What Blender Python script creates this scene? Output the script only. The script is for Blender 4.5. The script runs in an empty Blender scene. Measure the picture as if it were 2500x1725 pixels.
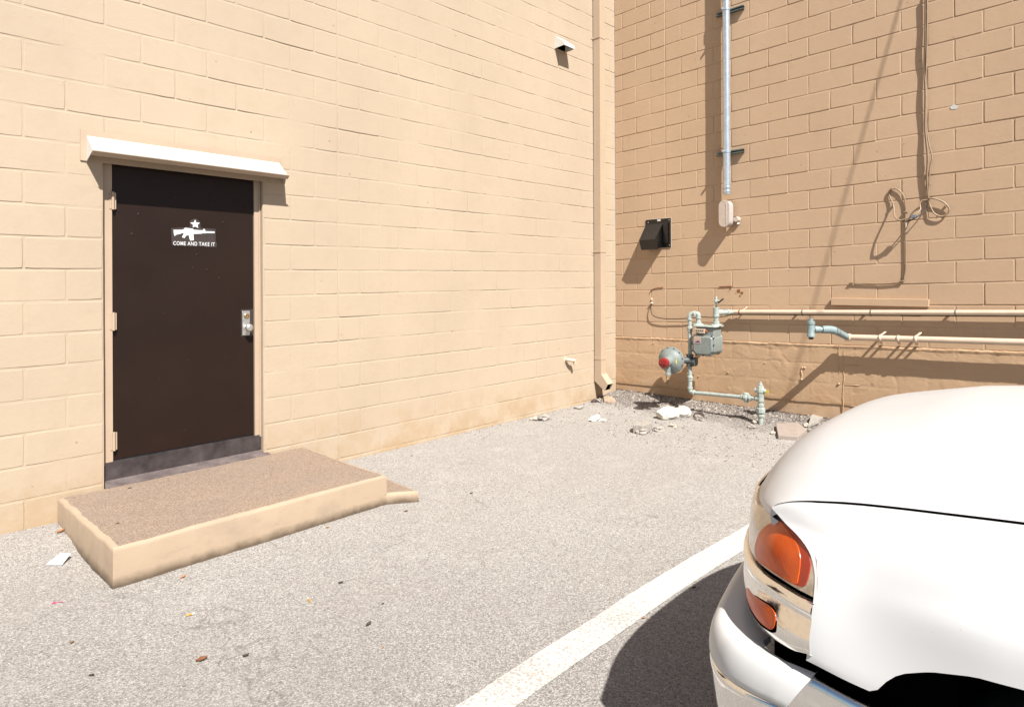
import bpy, bmesh, math, random
from math import radians, sin, cos, pi, sqrt, atan2, tan
from mathutils import Vector, Matrix, noise
random.seed(7)
SC = bpy.context.scene
COL = SC.collection

# ------------------------------------------------------------------ survey (camera + wall frames)
F, CX, CY, ROLL, H = 1508.0, 1250.0, 689.0, radians(0.25), 1.57
cam = bpy.data.cameras.new('camera'); co = bpy.data.objects.new('camera', cam); COL.objects.link(co)
co.location = (0, 0, H)
co.rotation_euler = (Matrix.Rotation(radians(90), 3, 'X') @ Matrix.Rotation(-ROLL, 3, 'Z')).to_euler()
cam.sensor_fit = 'HORIZONTAL'; cam.sensor_width = 36
cam.lens = 36 * F / 2500; cam.shift_y = -(862.5 - CY) / 2500
cam.clip_start = .02; cam.clip_end = 2000
SC.camera = co

C2 = Vector((1.37825, 8.215)); A1 = Vector((.69036, .72346)).normalized(); A2 = Vector((A1.y, -A1.x))
NL = A2.copy(); NR = -A1
SUN = Vector((NL.x + .46 * NR.x, NL.y + .46 * NR.y, 1.30)).normalized()

w = bpy.data.worlds.new('World'); SC.world = w; w.use_nodes = True
nt = w.node_tree; bg = nt.nodes['Background']; sky = nt.nodes.new('ShaderNodeTexSky')
sky.sky_type = 'NISHITA'; sky.sun_disc = False
sky.sun_elevation = math.asin(SUN.z); sky.sun_rotation = atan2(SUN.x, SUN.y)
nt.links.new(sky.outputs[0], bg.inputs[0]); bg.inputs[1].default_value = 0.05
sl = bpy.data.lights.new('sun', 'SUN'); sl.energy = 5.0; sl.angle = radians(.53); sl.color = (1, .955, .89)
so = bpy.data.objects.new('sun', sl); COL.objects.link(so)
so.rotation_euler = SUN.to_track_quat('Z', 'Y').to_euler(); so.location = (0, 0, 20)
vs = SC.view_settings; vs.view_transform = 'Standard'; vs.look = 'None'; vs.exposure = 1.12; vs.gamma = 1

def ray(x, y):
    u = (x - CX) / F; v = -(y - CY) / F; c, s = cos(ROLL), sin(ROLL)
    return Vector((u * c + v * s, 1.0, -u * s + v * c))
def hitp(x, y, P0, n):
    r = ray(x, y); O = Vector((0, 0, H)); return O + r * ((P0 - O).dot(n) / r.dot(n))
def V3(v, z=0): return Vector((v.x, v.y, z))
def LW(t, z, o=0): return V3(C2 - A1 * t + NL * o, z)          # left wall frame: t from corner, height, outward
def RW(t, z, o=0): return V3(C2 + A2 * t + NR * o, z)          # right wall frame
def Lp(x, y, o=0):
    P = hitp(x, y, V3(C2 + NL * o), V3(NL)); d = Vector((P.x, P.y)) - C2; return (-d.dot(A1), P.z)
def Rp(x, y, o=0):
    P = hitp(x, y, V3(C2 + NR * o), V3(NR)); d = Vector((P.x, P.y)) - C2; return (d.dot(A2), P.z)
def z1(x, y): return (100 + x * .3133, 300 + y * .3133)
def z2(x, y): return (100 + x * .4386, 750 + y * .4386)
def z3(x, y): return (1300 + x * .3133, y * .3133)
def z4(x, y): return (1400 + x * .2193, 480 + y * .2193)
def z5(x, y): return (1550 + x * .2193, 700 + y * .2193)
def z6(x, y): return (1900 + x * .3133, 400 + y * .3133)
def z7(x, y): return (1700 + x * .5168, 900 + y * .5168)
def z8(x, y): return (1250 + x * .3675, 800 + y * .3675)
def zl(x, y): return (1800 + x * .2757, 1180 + y * .2757)
def dd(x, y): return (x * 1.0808, y * 1.0808)
def sst(a, b, x):
    t = min(1, max(0, (x - a) / (b - a))); return t * t * (3 - 2 * t)
def gz(x, y):
    d = Vector((x, y)) - C2; tl = -d.dot(A1); wr = d.dot(NR); wl = d.dot(NL)
    z = .052 + .055 * sst(4.3, 6.6, tl) * (1 - sst(.1, .75, wl))
    if wr > -.3: z += .09 * math.exp(-(max(0, wr) / .42) ** 1.5) * (1 if wl > -.3 else 0)
    return z
def Gp(x, y, dz=0):
    z = .06
    for _ in range(5):
        P = hitp(x, y, Vector((0, 0, z)), Vector((0, 0, 1))); z = gz(P.x, P.y)
    P = hitp(x, y, Vector((0, 0, z + dz)), Vector((0, 0, 1))); return P

# ------------------------------------------------------------------ materials
def rgb(*c): return (c[0], c[1], c[2], 1)
class M:
    """small node helper"""
    def __init__(s, name):
        s.m = bpy.data.materials.new(name); s.m.use_nodes = True; s.t = s.m.node_tree
        s.b = s.t.nodes['Principled BSDF']; s.geo = None
    def n(s, typ, **k):
        x = s.t.nodes.new(typ)
        for a, v in k.items():
            if a.startswith('i_'):
                key = a[2:]; key = int(key) if key.isdigit() else key.replace('_', ' ')
                x.inputs[key].default_value = v
            else: setattr(x, a, v)
        return x
    def l(s, a, b): s.t.links.new(a, b)
    def pos(s):
        if not s.geo: s.geo = s.n('ShaderNodeNewGeometry')
        return s.geo.outputs['Position']
    def noise(s, scale, detail=4, rough=.55, dist=0, vec=None):
        x = s.n('ShaderNodeTexNoise'); x.inputs['Scale'].default_value = scale; x.inputs['Detail'].default_value = detail
        x.inputs['Roughness'].default_value = rough; x.inputs['Distortion'].default_value = dist
        s.l(vec or s.pos(), x.inputs['Vector']); return x.outputs['Fac']
    def vor(s, scale, feat='F1', out='Distance', vec=None, rnd=1):
        x = s.n('ShaderNodeTexVoronoi', feature=feat); x.inputs['Scale'].default_value = scale
        x.inputs['Randomness'].default_value = rnd
        s.l(vec or s.pos(), x.inputs['Vector']); return x.outputs[out]
    def ramp(s, fac, stops, interp='LINEAR'):
        r = s.n('ShaderNodeValToRGB'); r.color_ramp.interpolation = interp; e = r.color_ramp.elements
        while len(e) < len(stops): e.new(.5)
        for k, (p, c) in enumerate(stops):
            e[k].position = p; e[k].color = (c, c, c, 1) if not hasattr(c, '__len__') else rgb(*c)
        s.l(fac, r.inputs[0]); return r.outputs[0]
    def mix(s, fac, a, b, mode='MIX'):
        x = s.n('ShaderNodeMix', data_type='RGBA', blend_type=mode)
        for k, v in ((0, fac), (6, a), (7, b)):
            if hasattr(v, 'is_output') or hasattr(v, 'links'): s.l(v, x.inputs[k])
            elif k == 0: x.inputs[0].default_value = v
            else: x.inputs[k].default_value = rgb(*v) if len(v) == 3 else v
        return x.outputs[2]
    def math(s, op, a, b=None, clamp=False):
        x = s.n('ShaderNodeMath', operation=op); x.use_clamp = clamp
        for k, v in ((0, a), (1, b)):
            if v is None: continue
            if isinstance(v, (int, float)): x.inputs[k].default_value = v
            else: s.l(v, x.inputs[k])
        return x.outputs[0]
    def bump(s, h, strength=.3, dist=.002, prev=None):
        x = s.n('ShaderNodeBump'); x.inputs['Strength'].default_value = strength; x.inputs['Distance'].default_value = dist
        s.l(h, x.inputs['Height'])
        if prev: s.l(prev, x.inputs['Normal'])
        return x.outputs[0]
    def out(s, col=None, rough=.5, metal=0, normal=None, coat=0, spec=None):
        b = s.b
        if col is not None:
            if hasattr(col, '__len__'): b.inputs['Base Color'].default_value = rgb(*col)
            else: s.l(col, b.inputs['Base Color'])
        if isinstance(rough, (int, float)): b.inputs['Roughness'].default_value = rough
        else: s.l(rough, b.inputs['Roughness'])
        b.inputs['Metallic'].default_value = metal
        if normal: s.l(normal, b.inputs['Normal'])
        if coat: b.inputs['Coat Weight'].default_value = coat; b.inputs['Coat Roughness'].default_value = .05
        if spec is not None: b.inputs['Specular IOR Level'].default_value = spec
        return s.m

ALB = .62
def wall_mat(name, base, porous=1.0, rough_zone=False):
    m = M(name)
    big = m.noise(.9, 3); mid = m.noise(7, 5, .6); fine = m.noise(90, 3)
    c = m.mix(m.ramp(big, [(.3, 0), (.7, 1)]), tuple(x * .95 for x in base), tuple(min(1, x * 1.04) for x in base))
    c = m.mix(m.ramp(mid, [(.50, 0), (.75, .20)]), c, tuple(x * y for x, y in zip(base, (.80, .76, .72))))
    # grime: ochre drips low down, faint vertical streaks
    sep = m.n('ShaderNodeSeparateXYZ'); m.l(m.pos(), sep.inputs[0])
    low = m.n('ShaderNodeMapRange'); low.inputs['From Min'].default_value = .55; low.inputs['From Max'].default_value = .05
    m.l(sep.outputs['Z'], low.inputs['Value'])
    mp = m.n('ShaderNodeMapping'); mp.inputs['Scale'].default_value = (6, 6, .35); m.l(m.pos(), mp.inputs[0])
    st = m.noise(1.6, 5, .65, vec=mp.outputs[0])
    dirt = m.math('MULTIPLY', low.outputs[0], m.ramp(m.noise(3.5, 6, .7), [(.42, .0), (.62, .75)]))
    c = m.mix(dirt, c, (base[0] * .84, base[1] * .72, base[2] * .55))
    c = m.mix(m.ramp(st, [(.58, 0), (.72, .13)]), c, tuple(x * y for x, y in zip(base, (.82, .77, .74))))
    # isolated dark specks and chips
    sp = m.vor(5.0); c = m.mix(m.ramp(sp, [(.035, .55), (.05, 0)]), c, (base[0] * .45, base[1] * .36, base[2] * .3))
    nb = m.bump(m.noise(300, 4, .7), .42 * porous, .0022)
    nb = m.bump(m.ramp(m.noise(120, 2, .5), [(.28, 0), (.42, 1)]), .22 * porous, .0018, nb)
    nb = m.bump(m.noise(24, 5, .62), .35, .0035, nb)
    if rough_zone: nb = m.bump(m.noise(30, 7, .75, .6), .25, .003, nb)
    return m.out(c, .78, normal=nb, spec=.3)

PAINT = (.362, .290, .214)
PAINT_WARM = (.408, .284, .185)  # same paint as the left wall, redder to put warm shade into the colour
MT = {}
MT['wall_l'] = wall_mat('painted_block_left', PAINT, .8)
MT['wall_r'] = wall_mat('painted_block_right', PAINT_WARM, .8)
MT['render_r'] = wall_mat('painted_rough_base', tuple(x * y for x, y in zip(PAINT_WARM, (.98, .95, .90))), 1, True)
def simple(name, col, rough=.5, metal=0, coat=0, var=.12, vs_=30, bump=.1, bs=200, spec=None):
    if metal < .5: col = tuple(x * ALB for x in col)
    m = M(name); c = m.mix(m.ramp(m.noise(vs_, 5, .6), [(.35, 0), (.7, 1)]), tuple(x * (1 - var) for x in col), tuple(min(1, x * (1 + var)) for x in col))
    nb = m.bump(m.noise(bs, 3), bump, .001)
    return m.out(c, rough, metal, nb, coat, spec)
MT['trim'] = simple('tan_gloss_trim', (.58, .44, .32), .45, var=.05, vs_=4)
MT['trim_r'] = simple('tan_gloss_pipe', (.84, .66, .50), .38, var=.06, vs_=9, coat=.2)
MT['spout'] = simple('tan_spout_paint', (.62, .475, .345), .42, var=.04, vs_=3)
MT['white_trim'] = simple('white_trim', (.86, .85, .80), .45, var=.03, vs_=6)
m = M('brown_door_paint')
c = m.mix(m.ramp(m.noise(2.2, 4), [(.3, 0), (.7, 1)]), (.0125, .0062, .0044), (.016, .0082, .0058))
ck = m.vor(9); c = m.mix(m.ramp(ck, [(.02, .5), (.035, 0)]), c, (.09, .07, .06))
MT['door'] = m.out(c, .42, normal=m.bump(m.vor(4.3), .15, .006, m.bump(m.noise(60, 4), .12, .002)), spec=.22)
MT['kick'] = simple('dark_kick_metal', (.085, .07, .072), .42, .25, var=.45, vs_=9)
MT['thresh'] = simple('threshold_metal', (.20, .16, .155), .5, .2, var=.3, vs_=14)
MT['black'] = simple('black_plastic', (.006, .0055, .005), .32, var=.2, bump=.15, bs=90, coat=.15)
MT['void'] = simple('dark_interior', (.002, .002, .002), .9, spec=0)
MT['galv'] = simple('galvanised_steel', (.50, .56, .62), .33, .75, var=.12, vs_=25)
MT['strut'] = simple('strut_steel', (.16, .19, .18), .4, .8, var=.3)
MT['lbgrey'] = simple('cast_conduit_body', (.66, .63, .62), .42, .15, var=.05)
MT['lbcover'] = simple('conduit_body_cover', (.70, .58, .49), .45, .1, var=.05)
MT['gasgrey'] = simple('gas_grey_paint', (.27, .31, .295), .45, .0, var=.12, vs_=25, coat=.15)
MT['gaspipe'] = simple('pale_grey_pipe_paint', (.47, .53, .49), .45, .0, var=.18, vs_=40)
MT['gasdark'] = simple('dark_shaded_gas_parts', (.10, .12, .12), .5, .0, var=.3, vs_=40)
MT['bluepipe'] = simple('blue_grey_pipe_paint', (.30, .39, .40), .42, .0, var=.1, vs_=20)
MT['red'] = simple('red_cap_plastic', (.34, .016, .016), .35, var=.25, vs_=30, coat=.2)
MT['rust'] = simple('rust', (.30, .10, .035), .85, var=.3, vs_=60)
MT['label'] = simple('index_label', (.62, .50, .38), .4, var=.15, vs_=200)
MT['labelw'] = simple('sticker_white', (.75, .74, .70), .5, var=.05)
MT['labelp'] = simple('sticker_faded', (.62, .42, .36), .5, var=.2, vs_=120)
MT['navy'] = simple('sticker_blue', (.05, .07, .20), .5)
MT['yellow'] = simple('yellow_tag', (.85, .70, .02), .5)
MT['wire'] = simple('black_wire', (.03, .02, .015), .5)
MT['cable'] = simple('tan_cable', (.40, .28, .18), .45, var=.15, vs_=20)
MT['splice'] = simple('cable_connector', (.22, .24, .27), .35, .5)
MT['steel'] = simple('brushed_steel', (.62, .62, .60), .3, .85, var=.12, vs_=50)
MT['brass'] = simple('lock_brass', (.35, .24, .12), .35, .8)
MT['stencil'] = simple('white_stencil_paint', (.86, .88, .89), .6, var=.04, vs_=60)
MT['stencilbg'] = simple('stencil_panel', (.052, .036, .032), .5, var=.12, vs_=20)
def paint_white():
    m = M('white_car_paint'); n = m.noise(1.4, 2)
    c = m.mix(m.ramp(n, [(.3, 0), (.7, 1)]), (.465, .465, .465), (.49, .49, .49))
    d = m.vor(22); c = m.mix(m.ramp(d, [(.02, .45), (.032, 0)]), c, (.25, .22, .2))
    return m.out(c, .42, coat=.25, normal=m.bump(m.noise(300, 2), .02, .0005))
MT['car'] = paint_white()
MT['cap'] = simple('white_bumper_cover', (.76, .76, .75), .45, var=.02, vs_=5, coat=.15)
m = M('chrome'); d = m.noise(70, 5, .7)
MT['chrome'] = m.out(m.mix(m.ramp(d, [(.52, 0), (.75, .35)]), (.80, .79, .77), (.5, .46, .42)), m.ramp(d, [(.4, .05), (.75, .22)]), 1, m.bump(m.noise(9, 3), .06, .004))
m = M('amber_lens'); wv = m.n('ShaderNodeTexWave'); wv.inputs['Scale'].default_value = 90; wv.inputs['Distortion'].default_value = .3; m.l(m.pos(), wv.inputs[0])
c = m.mix(m.ramp(m.noise(14, 4), [(.3, 0), (.7, 1)]), (.42, .040, .002), (.56, .090, .004))
MT['amber'] = m.out(c, .3, normal=m.bump(wv.outputs[1], .10, .001), coat=.2)
MT['amber'].node_tree.nodes['Principled BSDF'].inputs['Subsurface Weight'].default_value = .0
m = M('amber_rim'); MT['amber_rim'] = m.out((.30, .020, .004), .35, coat=.5)
m = M('clear_lens'); wv = m.n('ShaderNodeTexWave'); wv.inputs['Scale'].default_value = 60; m.l(m.pos(), wv.inputs[0])
c = m.mix(m.ramp(m.noise(11, 4, .6, 1.5), [(.35, 0), (.65, 1)]), (.34, .29, .23), (.60, .54, .45))
MT['lens'] = m.out(c, .22, .45, m.bump(wv.outputs[1], .10, .001), coat=.8)
MT['rubber'] = simple('tyre_rubber', (.012, .012, .012), .8)
MT['rim'] = simple('alloy_wheel', (.5, .5, .5), .3, .9)
MT['glass'] = simple('tinted_glass', (.02, .025, .025), .06, 0, coat=.5, spec=.6)

# asphalt with worn pale aggregate, dirtier by the right wall
def asphalt():
    m = M('worn_asphalt')
    v = m.vor(185, out='Color'); sep = m.n('ShaderNodeSeparateColor'); m.l(v, sep.inputs[0])
    c = m.ramp(sep.outputs[0], [(0, (.235, .205, .185)), (.22, (.36, .325, .30)), (.55, (.50, .46, .42)), (1, (.72, .675, .62))])
    v2 = m.vor(185); c = m.mix(m.ramp(v2, [(.45, 0), (.75, .55)]), c, (.22, .19, .17))
    c = m.mix(m.ramp(m.noise(70, 3, .7), [(.40, .38), (.58, 0)]), c, (.27, .24, .22))
    big = m.noise(.75, 5, .6); c = m.mix(m.ramp(big, [(.30, .30), (.62, 0)]), c, (.34, .29, .26))
    c = m.mix(m.ramp(m.noise(2.8, 6, .7), [(.55, 0), (.75, .28)]), c, (.64, .60, .55))
    spk = m.vor(9); c = m.mix(m.ramp(spk, [(.03, .8), (.05, 0)]), c, (.10, .08, .07))
    ck = m.vor(.55, feat='DISTANCE_TO_EDGE', vec=m.n('ShaderNodeVectorMath', operation='ADD').outputs[0]) if False else None
    wv_ = m.n('ShaderNodeTexVoronoi', feature='DISTANCE_TO_EDGE'); wv_.inputs['Scale'].default_value = .42
    nv = m.n('ShaderNodeTexNoise'); nv.inputs['Scale'].default_value = 3.5; nv.inputs['Detail'].default_value = 6; m.l(m.pos(), nv.inputs['Vector'])
    av = m.n('ShaderNodeVectorMath', operation='MULTIPLY_ADD'); av.inputs[1].default_value = (.8, .8, .8); m.l(nv.outputs['Color'], av.inputs[0]); m.l(m.pos(), av.inputs[2]); m.l(av.outputs[0], wv_.inputs['Vector'])
    crk = m.math('MULTIPLY', m.ramp(wv_.outputs['Distance'], [(.0012, 1), (.0045, 0)]), m.ramp(m.noise(1.1, 4), [(.50, 0), (.58, .55)]))
    c = m.mix(crk, c, (.16, .14, .125))
    sp2 = m.vor(48, out='Color'); s2 = m.n('ShaderNodeSeparateColor'); m.l(sp2, s2.inputs[0]); d2 = m.vor(48)
    c = m.mix(m.math('MULTIPLY', m.ramp(s2.outputs[1], [(.80, 0), (.84, .6)]), m.ramp(d2, [(.22, 1), (.34, 0)])), c, (.17, .15, .14))
    # dirt band near right wall: distance along outward normal
    dot = m.n('ShaderNodeVectorMath', operation='DOT_PRODUCT'); dot.inputs[1].default_value = (NR.x, NR.y, 0)
    m.l(m.pos(), dot.inputs[0]); off = C2.dot(NR)
    wr = m.math('SUBTRACT', dot.outputs['Value'], off)
    wr = m.math('ADD', wr, m.math('MULTIPLY', m.math('SUBTRACT', m.noise(2.6, 6, .7), .5), 1.1))
    dirt = m.ramp(wr, [(.26, 1), (.80, 0)])
    dc = m.ramp(m.vor(95, out='Color'), [(.2, (.13, .105, .088)), (.6, (.25, .205, .17)), (1, (.45, .39, .33))])
    dcs = m.n('ShaderNodeSeparateColor'); m.l(m.vor(95, out='Color'), dcs.inputs[0])
    dc = m.ramp(dcs.outputs[0], [(.1, (.13, .11, .098)), (.6, (.27, .232, .21)), (1, (.48, .43, .39))])
    c = m.mix(dirt, c, dc)
    nb = m.bump(v2, .55, .0035); nb = m.bump(m.noise(60, 3, .7), .45, .004, nb); nb = m.bump(m.noise(5, 4), .3, .012, nb)
    nb = m.bump(m.math('MULTIPLY', m.noise(32, 6, .8), dirt), .8, .02, nb)
    c = m.mix(1.0, c, (.64, .665, .68), 'MULTIPLY')
    sx = m.n('ShaderNodeSeparateXYZ'); m.l(m.pos(), sx.inputs[0])
    nearm = m.n('ShaderNodeMapRange'); nearm.inputs['From Min'].default_value = 4.6; nearm.inputs['From Max'].default_value = 2.9
    m.l(m.math('ADD', sx.outputs['Y'], m.math('MULTIPLY', m.noise(.9, 5, .65), 1.6)), nearm.inputs['Value'])
    c = m.mix(nearm.outputs[0], c, m.mix(1.0, c, (.84, .835, .835), 'MULTIPLY'))
    c = m.mix(m.ramp(m.noise(1.3, 6, .72, .4), [(.60, 0), (.68, .30)]), c, m.mix(1.0, c, (.72, .70, .70), 'MULTIPLY'))
    return m.out(c, .88, normal=nb, spec=.2), c
MT['asphalt'], _ = asphalt()
m = M('worn_white_line')
v = m.noise(75, 5, .75); big = m.noise(2.0, 4)
k = m.math('ADD', v, m.math('MULTIPLY', big, .35))
v3 = m.vor(130)
sepz = m.n('ShaderNodeSeparateXYZ'); m.l(m.pos(), sepz.inputs[0])
k = m.math('ADD', k, m.math('MULTIPLY', m.math('SUBTRACT', 3.0, sepz.outputs['Y']), .055))
c = m.mix(m.ramp(k, [(.705, 0), (.81, .85)]), (.41, .40, .38), (.24, .215, .19))
MT['line'] = m.out(c, .8, normal=m.bump(v3, .3, .002, m.bump(m.noise(60, 3), .3, .003)), spec=.2)
def step_mat():
    m = M('aggregate_concrete'); v = m.vor(190, out='Color'); s_ = m.n('ShaderNodeSeparateColor'); m.l(v, s_.inputs[0])
    c = m.ramp(s_.outputs[0], [(0, (.27, .19, .14)), (.5, (.40, .295, .225)), (1, (.53, .42, .34))])
    c = m.mix(m.ramp(m.noise(3, 5, .6), [(.4, .0), (.7, .35)]), c, (.36, .29, .25))
    c = m.mix(m.ramp(m.noise(1.6, 4), [(.55, 0), (.8, .5)]), c, (.52, .38, .27))
    c = m.mix(1.0, c, (.53, .53, .52), 'MULTIPLY'); return m.out(c, .88, normal=m.bump(m.noise(200, 3), .3, .002), spec=.2)
MT['steptop'] = step_mat()
def stepside():
    m = M('painted_step_side'); base = (.70, .53, .37)
    c = m.mix(m.ramp(m.noise(4, 6, .65), [(.5, 0), (.75, .5)]), base, (.46, .36, .27))
    mp = m.n('ShaderNodeMapping'); mp.inputs['Scale'].default_value = (3, 3, 14); m.l(m.pos(), mp.inputs[0])
    c = m.mix(m.ramp(m.noise(2.5, 6, .7, vec=mp.outputs[0]), [(.58, 0), (.72, .4)]), c, (.42, .33, .25))
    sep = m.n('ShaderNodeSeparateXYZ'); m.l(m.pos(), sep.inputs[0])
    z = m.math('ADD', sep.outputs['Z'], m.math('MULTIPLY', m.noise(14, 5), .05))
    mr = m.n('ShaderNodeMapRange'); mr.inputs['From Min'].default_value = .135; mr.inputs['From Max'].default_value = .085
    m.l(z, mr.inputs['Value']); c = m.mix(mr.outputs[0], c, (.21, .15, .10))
    c = m.mix(1.0, c, (.455, .46, .47), 'MULTIPLY'); return m.out(c, .75, normal=m.bump(m.noise(26, 6, .65), .35, .004, m.bump(m.noise(200, 3), .15, .001)), spec=.25)
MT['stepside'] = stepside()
MT['foam'] = simple('white_foam', (.88, .84, .74), .9, var=.08, vs_=40, bump=.9, bs=60)
MT['concrete'] = simple('grey_concrete_chunk', (.42, .38, .34), .9, var=.2, vs_=40, bump=.5)
MT['paver'] = simple('brown_grey_paver', (.40, .33, .285), .9, var=.08, vs_=20, bump=.4)
MT['darkstone'] = simple('dark_stone', (.09, .06, .05), .85, var=.3)
MT['palerock'] = simple('pale_rock', (.62, .54, .44), .9, var=.2, vs_=40, bump=.5)
MT['brick'] = simple('rust_stained_brick', (.50, .37, .27), .85, var=.35, vs_=30, bump=.4)
MT['leaf'] = simple('dry_leaf', (.22, .085, .03), .7, var=.3, vs_=80)
MT['leafd'] = simple('dark_leaf', (.06, .045, .035), .7, var=.3)
MT['leafo'] = simple('orange_leaf', (.52, .22, .09), .7, var=.2)
MT['paper'] = simple('white_paper', (.80, .81, .80), .6, var=.05)
MT['filter'] = simple('cigarette_filter', (.78, .36, .06), .6)
MT['pink'] = simple('pink_plastic', (.6, .03, .18), .5)
m = M('loose_gravel'); v = m.n('ShaderNodeSeparateColor'); m.l(m.vor(38, out='Color'), v.inputs[0])
c = m.ramp(v.outputs[0], [(0, (.17, .14, .125)), (.45, (.30, .26, .23)), (.85, (.44, .385, .34)), (1, (.66, .60, .52))])
c = m.mix(1.0, c, (.6, .6, .6), 'MULTIPLY')
MT['gravel'] = m.out(c, .9, normal=m.bump(m.noise(150, 3), .4, .002), spec=.2)

# ------------------------------------------------------------------ mesh helpers
def meta(o, label=None, cat=None, group=None, kind=None):
    if label: o['label'] = label
    if cat: o['category'] = cat
    if group: o['group'] = group
    if kind: o['kind'] = kind
    return o
def empty(name, loc, label, cat, group=None):
    o = bpy.data.objects.new(name, None); o.empty_display_size = .1; COL.objects.link(o); o.location = loc
    return meta(o, label, cat, group)
def wloc(o):
    v = Vector(o.location)
    return v
class MB:
    def __init__(s): s.v = []; s.f = []; s.mi = []
    def add(s, vs_, fs, mi=0):
        b = len(s.v); s.v += [Vector(p) for p in vs_]; s.f += [tuple(i + b for i in f) for f in fs]; s.mi += [mi] * len(fs); return s
    def box(s, o, ax, ay, az, mi=0):          # corner + three edge vectors
        o, ax, ay, az = map(Vector, (o, ax, ay, az)); p = [o, o + ax, o + ax + ay, o + ay]; p += [q + az for q in p]
        return s.add(p, [(3, 2, 1, 0), (4, 5, 6, 7), (0, 1, 5, 4), (1, 2, 6, 5), (2, 3, 7, 6), (3, 0, 4, 7)], mi)
    def wbox(s, Wf, t0, t1, zz0, zz1, o0, o1, mi=0):
        a = Wf(t0, zz0, o0); return s.box(a, Wf(t1, zz0, o0) - a, Wf(t0, zz0, o1) - a, Wf(t0, zz1, o0) - a, mi)
    def prism(s, pts, ext, mi=0, mi_side=None):
        n = len(pts); ext = Vector(ext); p = [Vector(q) for q in pts]; p += [q + ext for q in p]
        s.add(p, [tuple(range(n - 1, -1, -1)), tuple(range(n, 2 * n))], mi)
        b = len(s.v) - 2 * n
        for i in range(n):
            j = (i + 1) % n; s.f.append((b + i, b + j, b + n + j, b + n + i)); s.mi.append(mi if mi_side is None else mi_side)
        return s
    def tube(s, pts, r, seg=12, cap=True, flat=1, mi=0):
        pts = [Vector(p) for p in pts]; n = len(pts); rr = r if hasattr(r, '__len__') else [r] * n
        tg = []
        for i in range(n):
            d = (pts[min(i + 1, n - 1)] - pts[max(i - 1, 0)])
            tg.append(d.normalized() if d.length > 1e-9 else (tg[-1] if tg else Vector((0, 0, 1))))
        up = Vector((0, 0, 1)) if abs(tg[0].z) < .9 else Vector((1, 0, 0))
        u = tg[0].cross(up).normalized(); vs_ = []
        for i in range(n):
            u = (u - tg[i] * u.dot(tg[i])).normalized(); v = tg[i].cross(u)
            for k in range(seg):
                a = 2 * pi * k / seg; vs_.append(pts[i] + (u * cos(a) + v * sin(a) * flat) * rr[i])
        fs = []
        for i in range(n - 1):
            for k in range(seg):
                k2 = (k + 1) % seg; fs.append((i * seg + k, i * seg + k2, (i + 1) * seg + k2, (i + 1) * seg + k))
        if cap: fs += [tuple(range(seg - 1, -1, -1)), tuple(range((n - 1) * seg, n * seg))]
        return s.add(vs_, fs, mi)
    def lathe(s, o, axis, prof, seg=24, mi=0):  # prof: (distance along axis, radius)
        axis = Vector(axis).normalized(); return s.tube([Vector(o) + axis * a for a, _ in prof], [max(r, 1e-4) for _, r in prof], seg, True, 1, mi) if False else s._lathe(o, axis, prof, seg, mi)
    def _lathe(s, o, axis, prof, seg, mi):
        o = Vector(o); up = Vector((0, 0, 1)) if abs(axis.z) < .9 else Vector((1, 0, 0))
        u = axis.cross(up).normalized(); v = axis.cross(u); vs_ = []; n = len(prof)
        for a, r in prof:
            for k in range(seg):
                q = 2 * pi * k / seg; vs_.append(o + axis * a + (u * cos(q) + v * sin(q)) * max(r, 1e-4))
        fs = []
        for i in range(n - 1):
            for k in range(seg):
                k2 = (k + 1) % seg; fs.append((i * seg + k, i * seg + k2, (i + 1) * seg + k2, (i + 1) * seg + k))
        fs += [tuple(range(seg - 1, -1, -1)), tuple(range((n - 1) * seg, n * seg))]
        return s.add(vs_, fs, mi)
    def grid(s, P, mi=0):
        m_, n = len(P), len(P[0]); vs_ = [p for r in P for p in r]
        fs = [(i * n + j, i * n + j + 1, (i + 1) * n + j + 1, (i + 1) * n + j) for i in range(m_ - 1) for j in range(n - 1)]
        return s.add(vs_, fs, mi)
    def rock(s, c, r, sq=(1, 1, .6), seed=0, rough=.35, sub=2, mi=0):
        bm = bmesh.new(); bmesh.ops.create_icosphere(bm, subdivisions=sub, radius=1); sd = Vector((seed * 3.7, seed * 1.3, seed * 7.1))
        a = random.random() * 6.28; ca, sa = cos(a), sin(a); vs_ = []
        for v in bm.verts:
            p = v.co.copy(); k = 1 + rough * (noise.noise(p * 1.3 + sd) * 1.4 + noise.noise(p * 3.1 + sd) * .6)
            p = Vector((p.x * sq[0], p.y * sq[1], p.z * sq[2])) * k * r
            vs_.append(Vector(c) + Vector((p.x * ca - p.y * sa, p.x * sa + p.y * ca, p.z)))
        fs = [tuple(v.index for v in f.verts) for f in bm.faces]; bm.free(); return s.add(vs_, fs, mi)
    def build(s, name, mats, parent=None, smooth=None, bevel=0, solid=0, subsurf=0, label=None, weld=False):
        me = bpy.data.meshes.new(name)
        org = Vector(parent.location) if parent is not None else Vector((0, 0, 0))
        pp = parent
        while pp is not None and pp.parent is not None: pp = pp.parent; org = org + Vector(pp.location)
        if parent is None and s.v:
            lo = Vector([min(p[i] for p in s.v) for i in range(3)]); hi = Vector([max(p[i] for p in s.v) for i in range(3)])
            org = Vector(((lo.x + hi.x) / 2, (lo.y + hi.y) / 2, lo.z))
        me.from_pydata([tuple(p - org) for p in s.v], [], s.f)
        if not isinstance(mats, (list, tuple)): mats = [mats]
        for q in mats: me.materials.append(MT[q] if isinstance(q, str) else q)
        me.polygons.foreach_set('material_index', s.mi); me.update()
        bm = bmesh.new(); bm.from_mesh(me)
        if weld: bmesh.ops.remove_doubles(bm, verts=bm.verts, dist=1e-5)
        bmesh.ops.recalc_face_normals(bm, faces=bm.faces); bm.to_mesh(me); bm.free()
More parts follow.
